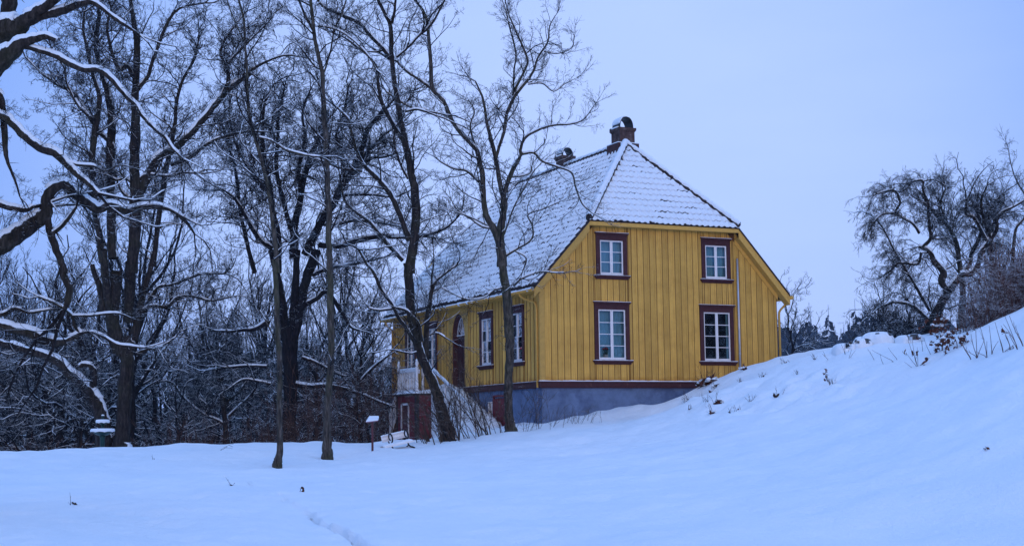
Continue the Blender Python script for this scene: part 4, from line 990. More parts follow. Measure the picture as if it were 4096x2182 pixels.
            o = link('branch', bank[rng.randrange(len(bank))], root, P[i] - ro_); o.rotation_euler = (rng.uniform(-.3, .3) if bank is light else rng.uniform(0, 6.28), -pit, math.atan2(d[1], d[0])); o.scale = (sc, sc, sc)
    if segs:
        S = np.array(segs); big = S[:, 6] > .016; tw = []
        if big.any(): tw.append(seg_tubes(S[big], 5))
        V1, F1 = seg_tubes(S[~big], 3); V2, F2 = joinVF(tw + [(V1, F1)]) if tw else (V1, F1)
        o = link('crown', mesh_np('crown', V2 - ro_, F2, twmat or TWIG), root); o['kind'] = 'stuff'
        if snow: snl += seg_snow(S, rr, .010)
    if snl:
        V, Fq = joinVF(snl); o = link('branch_snow', mesh_np('branch_snow', V - ro_, Fq, SNOW), root); o['kind'] = 'stuff'
    return root, len(segs)
def shoot_proto(seed, L, pr, r0, snowy=True, drop=0.0):
    rng = random.Random(seed); rr = np.random.RandomState(seed); segs = []
    grow(segs, rng, (0, 0, 0), (1, 0, drop), r0, L, 3, dict(pr, max=1500))
    S = np.array(segs); big = S[:, 6] > .014; V, Fq = seg_tubes(S[~big], 3); q = [(V, Fq)]
    if big.any(): q.append(seg_tubes(S[big], 5))
    V, Fq = joinVF(q); nb = len(Fq)
    if snowy:
        sn = seg_snow(S, rr, .0125)
        if sn: V, Fq = joinVF([(V, Fq)] + sn)
    me = mesh_np('branch', V, Fq, TWIG); me.materials.append(SNOW); mi = np.zeros(len(Fq), dtype=np.int32); mi[nb:] = 1; me.polygons.foreach_set('material_index', mi); return me
SHOOTS = {}
def shoots(kind):
    if kind not in SHOOTS:
        b = dict(oak=dict(crook=.20, up=.10, kids=6, lmin=.22, a0=.5, a1=1.3, rmin=.0105), ash=dict(crook=.14, up=.09, kids=5, lmin=.22, a0=.35, a1=1.0, rmin=.0085), weep=dict(crook=.16, up=-.30, kids=6, lmin=.2, a0=.4, a1=1.1, rmin=.0095))[kind]
        SHOOTS[kind] = ([shoot_proto(500 + i + 20 * len(SHOOTS), 3.0, b, .034, kind != 'weep', .1) for i in range(6)], [shoot_proto(600 + i + 20 * len(SHOOTS), 3.0, b, .034, False, 0.0) for i in range(5)])
    return SHOOTS[kind]
def lim_tw(l):
    for x in l[2:]:
        if isinstance(x, (int, float)): return x
    return 1.0
tree_count = {}
# the slim tree in the left foreground
tree_count['t1'] = traced_tree('slim_tree', 'slim mossy trunk standing alone in the snow left of the straight one', 38, [
 ('D', [(285,1185,46),(292,1150,42),(300,1100,36),(300,950,36),(300,800,34),(300,650,34),(292,500,34),(285,350,34),(280,200,32),(272,50,30)], .15),
 ('C', [(265,1372,28),(250,1200,28),(225,1000,24),(200,870,22),(160,720,20),(125,600,18),(115,500,16),(110,350,15),(100,220,14),(95,100,13),(70,0,12),(60,-90,10)], .9),
 ('C', [(170,690,9),(240,710,10),(300,750,12),(400,780,13),(480,790,10)], .6),
 ('C', [(100,220,8),(60,130,8),(30,60,7),(10,0,6)], 1),
 ('D', [(290,520,10),(230,400,8),(190,330,6)], 1)], ASH, 11, BARKY, spread=.25, twig=1.0, nb=50, kind='ash')[1]
# the straight tree right of it
tree_count['t2'] = traced_tree('straight_tree', 'tall straight dark trunk with snow at its foot, left of the sign post', 41, [
 ('D', [(562,1140,52),(560,1080,50),(560,1000,46),(565,850,42),(575,700,40),(585,550,38),(580,400,40),(578,250,38),(575,100,36),(572,0,34)], .25),
 ('C', [(525,1262,34),(522,1200,34),(520,1050,34),(515,900,32),(510,750,34),(500,600,34),(492,450,28),(490,370,26),(470,280,24),(450,180,22),(440,80,20),(430,0,18),(420,-90,16)], .7),
 ('C', [(500,360,10),(530,260,10),(550,150,10),(580,90,10),(610,0,8)], 1), ('C', [(440,150,14),(400,70,12),(370,0,10)], 1),
 ('C', [(470,130,10),(560,150,10),(640,200,9),(720,280,8),(760,350,8)], 1)], ASH, 12, BARKY, spread=.3, twig=1.0, nb=60, kind='ash')[1]
# the leaning twin-stemmed tree in front of the porch
tree_count['t3'] = traced_tree('leaning_tree', 'big leaning tree with bare shrubs at its foot, in front of the red porch', 46, [
 ('F', [(690,1225,104),(665,1130,98),(640,1040,92),(600,900,84),(545,760,72),(490,640,72),(455,520,64),(425,380,68),(412,200,70),(402,60,70),(400,0,68)], .2),
 ('C', [(930,1372,54),(938,1290,52),(950,1200,50),(960,1050,48),(945,900,45),(915,760,40),(890,640,35),(870,520,30),(850,400,26),(838,290,26),(835,180,24),(830,120,22),(800,60,20),(770,0,18),(740,-90,15)], .6),
 ('F', [(520,690,50),(522,600,44),(525,450,36),(540,330,30),(560,200,26),(590,130,18),(660,70,14),(730,20,10)], .9),
 ('F', [(560,190,20),(560,100,14),(575,0,10),(570,-120,6)], .9),
 ('F', [(505,650,40),(440,540,30),(380,440,28),(330,370,26),(290,290,24),(210,180,26),(170,80,24),(110,0,20),(60,-90,16)], .6),
 ('F', [(490,540,34),(470,420,26),(400,340,22),(330,310,20),(270,320,18),(190,325,14),(130,310,9)], .5),
 ('F', [(545,495,14),(600,485,14),(680,530,11),(740,565,8),(790,580,5)], .8),
 ('C', [(930,1210,36),(900,1130,30),(860,1030,28),(820,960,26),(760,890,24),(710,840,22),(670,780,20),(640,680,14),(620,600,12),(560,540,10),(510,500,7)], .9),
 ('C', [(690,860,16),(600,850,14),(540,830,13),(430,790,11),(310,760,10)], .7),
 ('C', [(895,1310,22),(840,1250,22),(780,1180,18),(720,1110,16),(650,1060,14),(600,1000,12),(580,900,8)], .9),
 ('C', [(840,300,22),(790,240,20),(730,180,22),(680,120,20),(620,90,20),(550,60,18),(490,30,16),(455,-20,14)], .9),
 ('C', [(890,700,24),(830,600,20),(790,520,20),(770,420,16),(765,350,15),(730,290,13),(680,250,12),(600,190,9),(500,150,7)], .8),
 ('C', [(840,120,18),(855,40,15),(860,-40,12)], .9),
 ('C', [(862,290,12),(920,240,12),(990,165,12)], .7), ('E', [(235,170,12),(270,140,14),(310,80,12),(350,0,9)], .9),
 ('C', [(860,530,12),(900,560,12),(960,550,12),(1006,560,12)], .7),
 ('C', [(920,900,12),(880,820,12),(850,720,10),(855,640,8)], .9)], ASH, 13, BARKS, spread=.35, twig=1.0, nb=150, kind='ash')[1]
# the tree in front of the long wall, its trunk split
tree_count['t4'] = traced_tree('forked_tree', 'tree with deeply furrowed split trunk standing right in front of the long yellow wall', 47, [
 ('F', [(1105,1155,74),(1100,1100,64),(1090,1050,60),(1085,900,60),(1090,750,60),(1095,600,58),(1095,500,66),(1085,380,70),(1080,250,66),(1060,120,60),(1045,20,52)], .15),
 ('E', [(640,1340,58),(635,1250,50),(635,1150,44),(650,1060,34),(650,1000,30),(625,900,25),(605,780,22),(580,680,20),(560,600,16),(545,500,13),(505,410,8)], .8),
 ('E', [(630,1230,40),(600,1150,38),(560,1080,30),(545,980,28),(540,880,28),(520,780,25),(500,740,22),(440,680,22),(390,610,22),(360,540,20),(330,490,22),(290,450,25),(283,390,22),(280,300,20),(270,200,18),(265,120,16),(240,50,14),(200,0,12),(170,-60,10)], .7),
 ('E', [(290,450,18),(220,400,15),(160,360,14),(110,310,12)], .7),
 ('E', [(375,580,12),(300,565,11),(240,550,10),(180,540,10),(110,500,9),(60,465,7)], .8),
 ('E', [(640,1050,30),(655,960,25),(690,860,25),(730,790,18),(735,740,16),(760,690,14),(830,650,12),(900,630,11),(980,625,9),(1050,600,6),(1110,520,3)], 1.2),
 ('E', [(610,790,18),(650,660,18),(665,570,20),(700,490,18),(770,400,16),(800,350,14),(820,290,12),(870,210,10),(880,130,7),(920,60,3)], 1.1),
 ('E', [(695,480,12),(700,350,10),(710,270,10),(680,150,8),(660,60,6),(640,0,4)], 1.2),
 ('E', [(700,460,14),(760,340,12),(765,290,12),(720,180,10),(680,90,7),(655,10,5)], 1.2),
 ('E', [(770,425,8),(840,420,8),(900,460,7),(960,420,5),(1030,385,3)], 1.2), ('E', [(850,260,7),(920,270,6),(990,240,5),(1000,190,3)], 1.2),
 ('E', [(740,775,14),(800,770,12),(840,810,12),(920,840,10),(990,870,10),(1010,940,9),(1040,1020,8),(1090,1070,5)], 1.0),
 ('E', [(690,890,10),(740,885,9),(780,870,8),(790,835,5)], .8),
 ('E', [(528,920,14),(460,860,12),(400,850,10),(340,820,8),(300,790,5)], 1.2),
 ('E', [(650,1180,10),(700,1040,9),(760,930,8),(800,860,6),(870,790,4)], .8),
 ('E', [(655,1290,14),(720,1250,12),(790,1200,10),(790,1130,9),(770,1080,8),(850,1050,6),(940,1010,4)], 1.0),
 ('E', [(700,1260,9),(760,1300,8),(740,1372,6)], .8), ('E', [(600,1150,12),(540,1140,11),(480,1100,9),(420,1060,7),(380,1000,4)], .8),
 ('F', [(1120,160,20),(1180,110,14),(1260,75,10),(1330,62,9),(1420,70,7),(1540,60,4)], 1.1),
 ('F', [(1060,170,20),(990,190,13),(920,240,10),(800,250,9),(700,210,8),(630,170,6)], 1.1),
 ('E', [(515,770,10),(480,640,10),(500,560,7),(470,500,4)], 1.2)], ASH, 14, BARKY, spread=.35, twig=1.0, nb=190, kind='ash', blen=.95)[1]
# the great oak on the left
tree_count['oak'] = traced_tree('great_oak', 'great many-stemmed oak behind the green fountain', 51, [
 ('B', [(565,930,90),(566,880,80),(570,800,76),(580,650,78),(588,540,78),(588,450,80),(585,400,76)], 0),
 ('B', [(596,330,58),(600,230,60),(604,150,60),(604,60,58)], .1),
 ('A', [(664,1372,62),(668,1300,62),(675,1180,66),(680,1100,64),(680,950,60),(678,800,56),(680,650,54),(680,500,44),(685,400,38),(690,250,38),(680,150,32),(660,20,26),(650,-80,20)], .9),
 ('B', [(575,480,70),(545,400,60),(530,300,58),(540,100,58)], .1),
 ('A', [(570,1300,54),(560,1150,50),(560,1000,48),(555,850,48),(555,750,48),(560,600,40),(550,500,38),(530,420,33),(500,330,28),(480,200,24),(500,80,20),(490,0,16)], 1),
 ('B', [(545,470,50),(520,380,46),(500,200,40),(480,0,34)], .1),
 ('A', [(515,1320,38),(500,1180,36),(475,1050,34),(465,900,36),(462,800,34),(475,680,34),(490,580,30),(500,480,26),(470,380,22),(440,250,18),(420,150,15),(425,60,10)], 1.1),
 ('B', [(620,420,50),(640,330,46),(660,230,35),(690,120,30),(720,0,28)], .3),
 ('A', [(770,1340,28),(785,1200,28),(800,1080,28),(825,900,28),(850,780,25),(870,680,22),(882,600,20),(890,500,18),(920,400,15),(980,290,13),(1000,190,9)], 1.2),
 ('A', [(690,990,42),(740,890,44),(790,800,40),(880,740,38),(950,680,35),(1040,580,32),(1100,500,30),(1170,430,28),(1260,370,22)], .8),
 ('C', [(110,370,18),(190,320,14),(300,280,10),(400,290,6)], 1.2),
 ('C', [(0,480,22),(20,400,16),(20,320,14),(80,250,12),(140,190,9),(220,110,6)], 1.4),
 ('A', [(1110,500,16),(1150,380,15),(1110,260,13),(1160,160,10),(1230,70,7)], 1.4),
 ('A', [(695,450,22),(745,380,22),(770,300,20),(800,220,20),(840,120,18),(880,60,15),(940,30,12),(1030,15,9)], 1.2),
 ('A', [(680,400,24),(640,330,22),(600,350,24),(560,250,20),(540,140,16),(560,40,12)], 1.2),
 ('A', [(860,830,20),(960,790,18),(1050,720,16),(1150,680,14),(1250,660,10)], 1.2),
 ('A', [(700,905,20),(740,880,18),(850,885,16),(910,870,14),(990,870,9)], .9),
 ('A', [(560,720,26),(500,660,22),(430,560,20),(370,470,18),(280,420,16),(200,360,12),(130,290,8)], 1.1),
 ('A', [(480,610,20),(400,540,18),(340,430,14),(320,340,11),(260,240,8)], 1.2),
 ('A', [(685,940,16),(640,900,15),(590,905,12),(560,890,9)], .7),
 ('A', [(690,1000,18),(640,990,16),(600,940,13),(580,860,9)], .9),
 ('B', [(475,930,86),(480,850,84),(470,760,72),(430,680,68),(380,620,60),(320,570,50),(270,520,45),(210,490,42),(140,470,40),(70,450,40),(0,430,35),(-80,400,30)], .7),
 ('B', [(430,640,40),(440,560,30),(400,530,26),(370,540,20)], .5),
 ('B', [(480,300,36),(470,200,36),(440,110,30),(428,70,26)], 0),
 ('B', [(645,300,22),(700,262,18),(780,260,16),(830,220,16),(900,215,14),(980,235,10),(1080,215,6)], 1.2),
 ('B', [(690,230,14),(740,170,13),(800,160,12),(880,130,12),(940,110,12),(1040,110,8)], 1.2),
 ('B', [(635,480,22),(700,455,14),(760,440,10),(820,400,6)], 1)], dict(OAK, max=64000, len=1.05), 15, BARKS, spread=.4, twig=.9, nb=290, kind='oak', blen=1.05)[1]
# the round-headed oak in the middle
tree_count['oak2'] = traced_tree('round_oak', 'round-headed oak with a dense crown left of the house roof', 58, [
 ('D', [(352,1100,86),(352,1050,78),(356,900,75),(360,750,76),(360,600,84),(352,480,88),(350,420,80)], 0),
 ('D', [(330,470,56),(315,300,52),(290,150,40),(250,0,34)], .3),
 ('D', [(365,460,60),(380,300,52),(390,150,44),(400,0,38)], .2),
 ('D', [(370,500,60),(410,330,50),(440,180,50),(480,60,56),(500,0,52)], .2),
 ('C', [(400,1280,44),(450,1180,45),(490,1100,38),(540,1030,44),(590,930,40),(650,850,38),(690,750,30),(720,650,26),(780,580,20),(840,510,12)], 1.4),
 ('C', [(345,1300,46),(350,1200,45),(350,1130,40),(380,1000,30),(400,880,28),(440,760,20),(480,690,14),(520,600,9)], 1.4),
 ('C', [(270,1372,34),(270,1200,34),(240,1050,28),(220,900,26),(190,800,24),(190,650,20),(200,520,14),(250,420,8)], 1.4),
 ('C', [(330,1150,30),(290,1000,26),(260,850,24),(265,700,20),(270,560,16),(300,440,9)], 1.4),
 ('C', [(380,980,22),(370,850,20),(400,700,16),(390,560,12),(430,450,7)], 1.4),
 ('C', [(600,900,22),(590,780,18),(560,680,15),(600,560,12),(620,440,8)], 1.5),
 ('C', [(660,830,20),(740,740,16),(800,680,12),(860,640,8)], 1.5),
 ('C', [(650,870,16),(730,800,14),(800,790,11),(860,770,7)], 1.5),
 ('C', [(470,1230,34),(560,1240,26),(650,1215,28),(760,1190,25),(860,1190,20),(950,1185,18)], .8),
 ('E', [(60,1195,16),(100,1195,15),(220,1190,15),(330,1160,14),(400,1110,10),(440,1050,6)], 1.6),
 ('C', [(480,1130,18),(560,1130,15),(650,1110,16),(760,1120,12),(880,1140,9)], 1.2),
 ('C', [(560,990,16),(640,980,15),(740,980,12),(850,990,9),(930,960,6)], 1.3),
 ('C', [(240,1250,30),(170,1200,26),(100,1080,20),(50,1000,14),(0,960,9)], 1.3),
 ('C', [(200,960,20),(140,880,18),(70,760,15),(30,640,11),(20,540,7)], 1.3),
 ('C', [(150,1372,26),(100,1180,22),(70,1020,20),(60,900,17),(20,740,12),(-10,640,8)], 1.2),
 ('D', [(240,390,30),(170,430,26),(90,440,20),(0,445,14),(-80,440,9)], 1.2),
 ('D', [(375,735,34),(450,745,28),(540,745,27),(640,755,26),(720,780,22),(820,820,14),(900,850,8)], .8),
 ('D', [(730,765,14),(760,700,14),(830,630,14),(900,575,9)], .9),
 ('D', [(420,590,20),(480,610,18),(560,650,17),(650,690,12),(700,680,7)], 1),
 ('D', [(430,300,30),(500,270,26),(560,230,26),(640,340,22),(690,420,16),(740,440,9)], 1),
 ('D', [(480,140,24),(560,100,22),(680,80,18),(790,60,12)], 1.2),
 ('D', [(230,640,18),(120,635,17),(0,645,13)], 1), ('D', [(250,735,16),(180,720,15),(100,710,11),(20,760,7)], 1)], dict(OAK, max=96000), 16, BARKB, spread=.45, twig=1.0, nb=295, kind='oak', blen=1.2)[1]
# small snow-laden tree between the oaks
tree_count['mid'] = traced_tree('small_snowy_tree', 'small snow-plastered tree between the two oaks', 62, [
 ('B', [(1052,915,30),(1050,850,28),(1042,760,26),(1035,690,26),(1020,620,22),(1000,540,18),(960,440,14)], .8),
 ('B', [(1045,810,16),(1000,785,14),(950,765,13),(900,730,12),(850,680,10),(790,610,8),(700,620,5)], 1),
 ('B', [(1040,760,14),(1060,700,12),(1110,660,11),(1150,600,9),(1189,560,6)], 1),
 ('B', [(1065,770,14),(1100,735,13),(1150,690,12),(1189,640,9)], 1), ('B', [(960,760,10),(960,720,9),(920,680,8),(930,640,5)], 1),
 ('B', [(1020,640,16),(1035,590,13),(1040,560,9)], .3)], dict(OAK, max=14000), 17, BARKS, twmat=BARKB, twig=.8, nb=60, kind='oak')[1]
# the ancient tree whose trunk stands outside the frame on the left
tree_count['near'] = traced_tree('ancient_tree', 'ancient near tree reaching thick snow-capped limbs in from the left edge', 24, [
 ('S', [(-560,2060,330),(-560,1800,290),(-540,1500,270),(-500,1200,260),(-430,900,250),(-330,640,230),(-250,420,200),(-180,200,170)], 0),
 ('A', [(-560,1420,120),(-330,1390,110),(-150,1310,100),(0,1235,92),(90,1180,84),(170,1120,78),(225,1075,72),(232,1010,62),(262,955,56),(320,925,50),(370,970,50),(430,1010,48),(490,1050,44),(560,1032,40),(640,1060,38),(720,1040,32),(800,1040,27),(870,1060,21),(940,1120,16),(978,1175,10)], .35),
 ('A', [(800,1042,16),(850,1050,14),(920,1090,12),(1000,1130,8),(1060,1130,4)], .6),
 ('A', [(-420,700,70),(-200,600,60),(-80,560,44),(0,580,38),(60,620,38),(120,680,40),(200,740,42),(270,765,44),(330,820,36),(390,880,30),(440,920,24),(492,972,18)], .4),
 ('A', [(330,815,16),(400,830,15),(470,835,14),(530,860,11),(600,830,9),(660,840,6)], .6),
 ('A', [(240,1090,36),(245,1150,40),(262,1200,42),(300,1300,38),(330,1372,35)], .2), ('B', [(285,90,36),(300,130,36),(322,180,38),(315,230,32),(300,275,22)], .3),
 ('A', [(-330,500,150),(-150,420,140),(-20,340,115),(50,275,92),(110,225,66),(170,198,46),(230,186,34),(283,205,22)], 0),
 ('A', [(-200,120,170),(-60,140,150),(60,150,120),(120,120,84),(170,75,66),(240,30,50),(320,-30,40)], .3),
 ('A', [(130,120,50),(200,88,38),(270,70,44),(330,50,42),(400,22,36),(470,15,26),(540,65,18),(600,108,20),(650,140,16),(705,178,11)], .5),
 ('A', [(40,-60,90),(50,60,84),(60,140,80)], .3),
 ('A', [(110,230,30),(200,255,28),(280,282,30),(350,322,32),(430,352,32),(500,352,28),(560,400,26),(620,470,23),(680,530,22),(720,590,20),(780,650,18),(830,692,15),(870,750,12),(925,800,8)], .5),
 ('A', [(840,700,9),(880,640,8),(915,620,5)], .6), ('A', [(870,745,10),(905,790,9),(915,850,5)], .5),
 ('A', [(-100,450,40),(-10,470,34),(15,560,34),(20,650,34),(25,750,28),(40,820,18),(80,920,12),(100,990,8)], .5),
 ('B', [(-500,260,60),(-200,320,52),(0,350,46),(70,370,46),(150,392,50),(230,424,52),(300,424,42),(345,405,32),(375,385,22),(430,382,13),(480,402,12),(540,437,12),(600,446,12),(668,452,8)], .4),
 ('B', [(370,388,16),(345,345,16),(330,300,14),(260,250,12),(180,215,9)], .6), ('B', [(335,305,12),(420,305,12),(500,295,11),(560,295,9),(610,315,5)], .6),
 ('B', [(-300,220,30),(-100,270,24),(0,300,20),(70,270,18),(130,290,14),(200,280,10),(270,270,6)], .8),
 ('A', [(-150,980,40),(0,1030,32),(60,1045,30),(130,1055,26),(170,1040,18)], .5),
 ('A', [(250,1180,22),(300,1150,20),(350,1090,18),(385,1040,12)], .6)], dict(OAK, max=26000, len=.42, rmin=.0030, rcap=.014), 18, BARK, spread=.10, twig=2.0, wscale=.95, nb=130, kind='oak', blen=.34)[1]
# the old twisted tree on the right-hand bank and its straight neighbour
tree_count['apple'] = traced_tree('twisted_tree', 'old twisted leaning tree with weeping twigs on the right-hand bank', 48, [
 ('H', [(935,1060,80),(950,990,66),(980,900,52),(1020,830,42),(1070,760,38),(1110,715,32),(1150,710,32),(1190,670,28),(1210,600,26),(1250,540,24),(1290,480,20),(1290,430,18),(1320,390,15),(1380,360,11),(1430,330,8)], 1.1, 'all'),
 ('H', [(1030,800,40),(1000,750,42),(1010,700,42),(960,640,35),(930,590,28),(880,570,20)], .8),
 ('H', [(900,575,24),(940,530,20),(938,460,18),(930,400,16),(930,340,16),(905,280,15),(900,225,13),(850,230,8)], 1.5),
 ('H', [(895,600,16),(875,660,14),(780,655,13),(740,690,10),(700,720,6)], 1.6),
 ('H', [(885,500,16),(850,450,14),(800,420,14),(760,390,13),(785,340,13),(760,280,13),(710,280,10),(650,300,5)], 1.7),
 ('H', [(940,905,20),(880,800,18),(820,700,15),(760,600,12),(700,480,9),(650,420,6)], 1.5),
 ('H', [(1240,545,18),(1170,420,16),(1130,400,13),(1130,330,10)], 1.6), ('H', [(1260,530,16),(1220,420,15),(1210,330,12),(1240,250,7)], 1.7),
 ('H', [(940,960,22),(850,880,18),(760,860,14),(690,880,8)], 1.6), ('H', [(780,400,11),(700,400,9),(650,440,6),(610,520,3)], 1.8), ('H', [(900,230,9),(960,220,7),(1020,250,5)], 1.6)],
 dict(WEEP, max=34000, len=1.0), 19, BARKS, spread=.4, twig=1.3, nb=280, kind='weep', blen=.70)[1]
tree_count['apple2'] = traced_tree('upright_tree', 'upright bare tree crossing behind the twisted one on the right', 49.5, [
 ('H', [(1098,1050,44),(1102,990,40),(1110,850,34),(1110,760,30),(1092,650,28),(1080,560,25),(1055,495,22),(1010,440,17),(960,390,12),(930,350,8)], 1.3),
 ('H', [(1058,495,13),(1010,400,12),(998,330,10),(1020,270,7),(1010,210,4)], 1.6), ('H', [(1100,700,24),(1140,680,24),(1160,600,24),(1200,520,20),(1225,420,15),(1280,330,9)], 1.5),
 ('H', [(1060,490,9),(1070,420,8),(1110,380,5)], 1.5)], dict(ASH, max=12000, len=.9), 20, BARKY, spread=.4, twig=1.4, nb=110, kind='ash', blen=.8)[1]
tree_count['apple3'] = traced_tree('edge_sapling', 'thin tall sapling rising at the right edge of the picture', 50, [
 ('H', [(1370,760,24),(1375,600,22),(1390,480,16),(1432,420,12),(1450,330,10),(1400,240,8),(1370,160,6),(1345,40,3)], 1.4),
 ('H', [(1250,760,24),(1262,640,22),(1258,560,18),(1270,450,12),(1330,330,7)], 1.5)], dict(ASH, max=6000, len=.8), 21, BARKY, twig=1.2, nb=50, kind='ash', blen=.6)[1]

# ---- generic bare trees of the wood: prototypes copied over the hollow behind the crest
def proto_tree(seed, H, pr, spread=.5):
    rng = random.Random(seed); rr = np.random.RandomState(seed); segs = []; th = H * rng.uniform(.45, .62); n = 10; P = []; x = y = 0; 
    for i in range(n + 1): P.append((x, y, th * i / n - (.6 if i == 0 else 0))); x += rng.gauss(0, .09); y += rng.gauss(0, .09)
    P = np.array(P); R = H * .013 * np.linspace(1, .6, n + 1)
    V, Fq = poly_tube(P, R, 8, .06, rr); tr = mesh_np('trunk', V, Fq, BARKB)
    for k in range(int(5 + 3 * spread)):
        a = 2.4 * k + rng.uniform(-.4, .4); el = rng.uniform(.6, 1.35); t = rng.uniform(.35, 1); i = int(t * n); L = H * rng.uniform(.32, .5) * (1.15 - .3 * t)
        grow(segs, rng, tuple(P[i]), (math.cos(a) * math.cos(el), math.sin(a) * math.cos(el), math.sin(el)), R[i] * rng.uniform(.5, .8), L, 4, pr)
    for k in range(3): grow(segs, rng, tuple(P[-1]), (rng.gauss(0, .4), rng.gauss(0, .4), 1), R[-1] * .8, H * .42, 4, pr)
    S = np.array(segs); V, Fq = seg_tubes(S, 3); cr_ = mesh_np('crown', V, Fq, BARKB); V, Fq = joinVF(seg_snow(S, rr, .016)); return tr, cr_, mesh_np('branch_snow', V, Fq, SNOW)
PRB = dict(crook=.25, up=.10, kids=5, lmin=.35, a0=.4, a1=1.1, rmin=.009, max=15000)
PRF = dict(crook=.10, up=.22, kids=5, lmin=.35, a0=.3, a1=.8, rmin=.009, max=13000)
protos = [proto_tree(31, 14, PRB, 1), proto_tree(32, 12, PRB, .8), proto_tree(33, 15, PRF, .5), proto_tree(34, 13, PRF, .6), proto_tree(35, 9, PRB, 1)]
pl = random.Random(77)
def place(name, me2, x, y, s, label, group, z=None, cat='tree'):
    t = empty(name, (x, y, (gz(x, y) if z is None else z) - .1)); t.rotation_euler = (0, 0, pl.uniform(0, 6.28)); t.scale = (s, s, s * pl.uniform(.9, 1.1)); tag(t, label, cat, group)
    o = link('trunk', me2[0], t); o = link('crown', me2[1], t); o['kind'] = 'stuff'; o = link('branch_snow', me2[2], t); o['kind'] = 'stuff'
def uvd(u, d): p = at(u, 1700, d); return p[0], p[1]
n_b = 0
ORD = ['first', 'second', 'third', 'fourth', 'fifth', 'sixth', 'seventh', 'eighth', 'ninth', 'tenth']
FORM = ['spreading crooked', 'short-trunked crooked', 'slender upright', 'narrow fine-twigged', 'low crooked']
wood = []
for i in range(74):
    u = -250 + 1850 * (i + pl.uniform(.1, .9)) / 74; d = pl.choice([64, 68, 74, 82, 92, 104]) + pl.uniform(-4, 4); k = pl.choice([0, 1, 2, 3, 4])
    if d > 80: k = pl.choice([2, 3, 3, 2, 0])
    if 640 < u < 1640 and d < 80: k = pl.choice([4, 4, 1])
    wood.append((u, d, k, pl.uniform(.70, 1.02)))
wood.sort()
def zone(u): return 'left of the fountain' if u < 380 else ('between great oak and slim trunk' if u < 1080 else ('between slim and straight trunks' if u < 1310 else 'right of the straight trunk'))
cnt = {}
for u, d, k, sc0 in wood:
    key = (k, zone(u), d > 80); cnt[key] = cnt.get(key, 0) + 1
for key in cnt: cnt[key] = [cnt[key], 0]
for u, d, k, sc0 in wood:
    key = (k, zone(u), d > 80); n, j = cnt[key]; cnt[key][1] += 1
    lb = FORM[k] + (' far' if d > 80 else ' nearer') + ' wood tree ' + zone(u) + ('' if n == 1 else ', ' + ORD[min(j, 9)] + ' from left')
    x, y = uvd(u, d); place('bare_tree', protos[k], x, y, sc0 * (.8 if 640 < u < 1640 and d < 80 else 1), lb, 'bare trees of the wood behind the crest')
for u, d, k, s in ((3160, 62, 4, .50), (3230, 66, 1, .32), (3560, 56, 4, .42), (3640, 53, 4, .40), (4000, 54, 3, .5)):
    x, y = uvd(u, d); place('low_tree', protos[k], x, y, s, {3160: 'low bare tree just past the downpipe corner of the house', 3230: 'smallest bare tree right of the house, before the blue forest', 3560: 'low bushy tree behind the snow-covered stones', 3640: 'low bushy tree at the foot of the twisted tree', 4000: 'bare tree behind the brown brush at the right edge'}[u], None)
# ---- spruces: a dark stand behind the wood, and the far forest
def spruce_geo(rng, H, W_, rings=16, per=9):
    V = []; Fq = []
    for r in range(rings):
        t = r / rings; z = H * (.06 + .94 * t); rad_ = W_ * (1 - t) ** .85 + .06 * W_
        for b in range(per):
            a = 2 * math.pi * (b + rng.random()) / per; L = rad_ * rng.uniform(.7, 1.15); dr = L * rng.uniform(.15, .45); w = L * rng.uniform(.22, .36)
            c, s = math.cos(a), math.sin(a); o = len(V); zz = z + rng.uniform(-.4, .4) * H / rings
            V += [(0, 0, zz), (c * L * .55 - s * w, s * L * .55 + c * w, zz - dr * .35), (c * L, s * L, zz - dr), (c * L * .55 + s * w, s * L * .55 - c * w, zz - dr * .45)]; Fq.append((o, o + 1, o + 2, o + 3))
            o = len(V); V += [(0, 0, zz + .012), (c * L * .3 - s * w * .3, s * L * .3 + c * w * .3, zz - dr * .5 - H * .02), (c * L * .8, s * L * .8, zz - dr - H * .025), (c * L * .7, s * L * .7, zz)]; Fq.append((o, o + 1, o + 2, o + 3))
    o = len(V); V += [(-.006, 0, 0), (.006, 0, 0), (.001, 0, H * 1.03), (-.001, 0, H * 1.03)]; Fq.append((o, o + 1, o + 2, o + 3))
    return np.array(V), np.array(Fq)
sr = random.Random(5)
sp_geo = [spruce_geo(sr, 1.0, .15, 13, 6) for _ in range(4)]
def stand(name, items, mat, wk=1.0):
    L = []
    for (x, y, z, H) in items:
        V, Fq = sp_geo[sr.randrange(4)]; a = sr.uniform(0, 6.28); w = sr.uniform(.85, 1.2) * wk; c, s = math.cos(a), math.sin(a)
        L.append((np.c_[(V[:, 0] * c - V[:, 1] * s) * H * w + x, (V[:, 0] * s + V[:, 1] * c) * H * w + y, V[:, 2] * H + z], Fq))
    V, Fq = joinVF(L); o = link(name, mesh_np(name, V, Fq, mat, False)); tag(o, kind='stuff'); return o
it = []
for i in range(230):
    u = sr.uniform(-500, 1750); d = sr.uniform(112, 150); x, y = uvd(u, d); hgt = 9.3 + 1.2 * math.sin(u * .006 + 1) + sr.uniform(-2.5, 2.0); it.append((x, y, -5.2, hgt))
tag(stand('spruce_wood', it, SPRUCE), 'dark spruces massed behind the bare trees on the left', 'forest')
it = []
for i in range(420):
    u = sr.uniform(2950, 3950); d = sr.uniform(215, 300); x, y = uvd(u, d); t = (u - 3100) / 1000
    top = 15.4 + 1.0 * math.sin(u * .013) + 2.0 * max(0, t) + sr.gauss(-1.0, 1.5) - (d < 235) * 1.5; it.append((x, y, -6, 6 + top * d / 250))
tag(stand('distant_forest', it, HAZED, 1.5), 'distant blue spruce forest in the gap right of the house', 'forest')

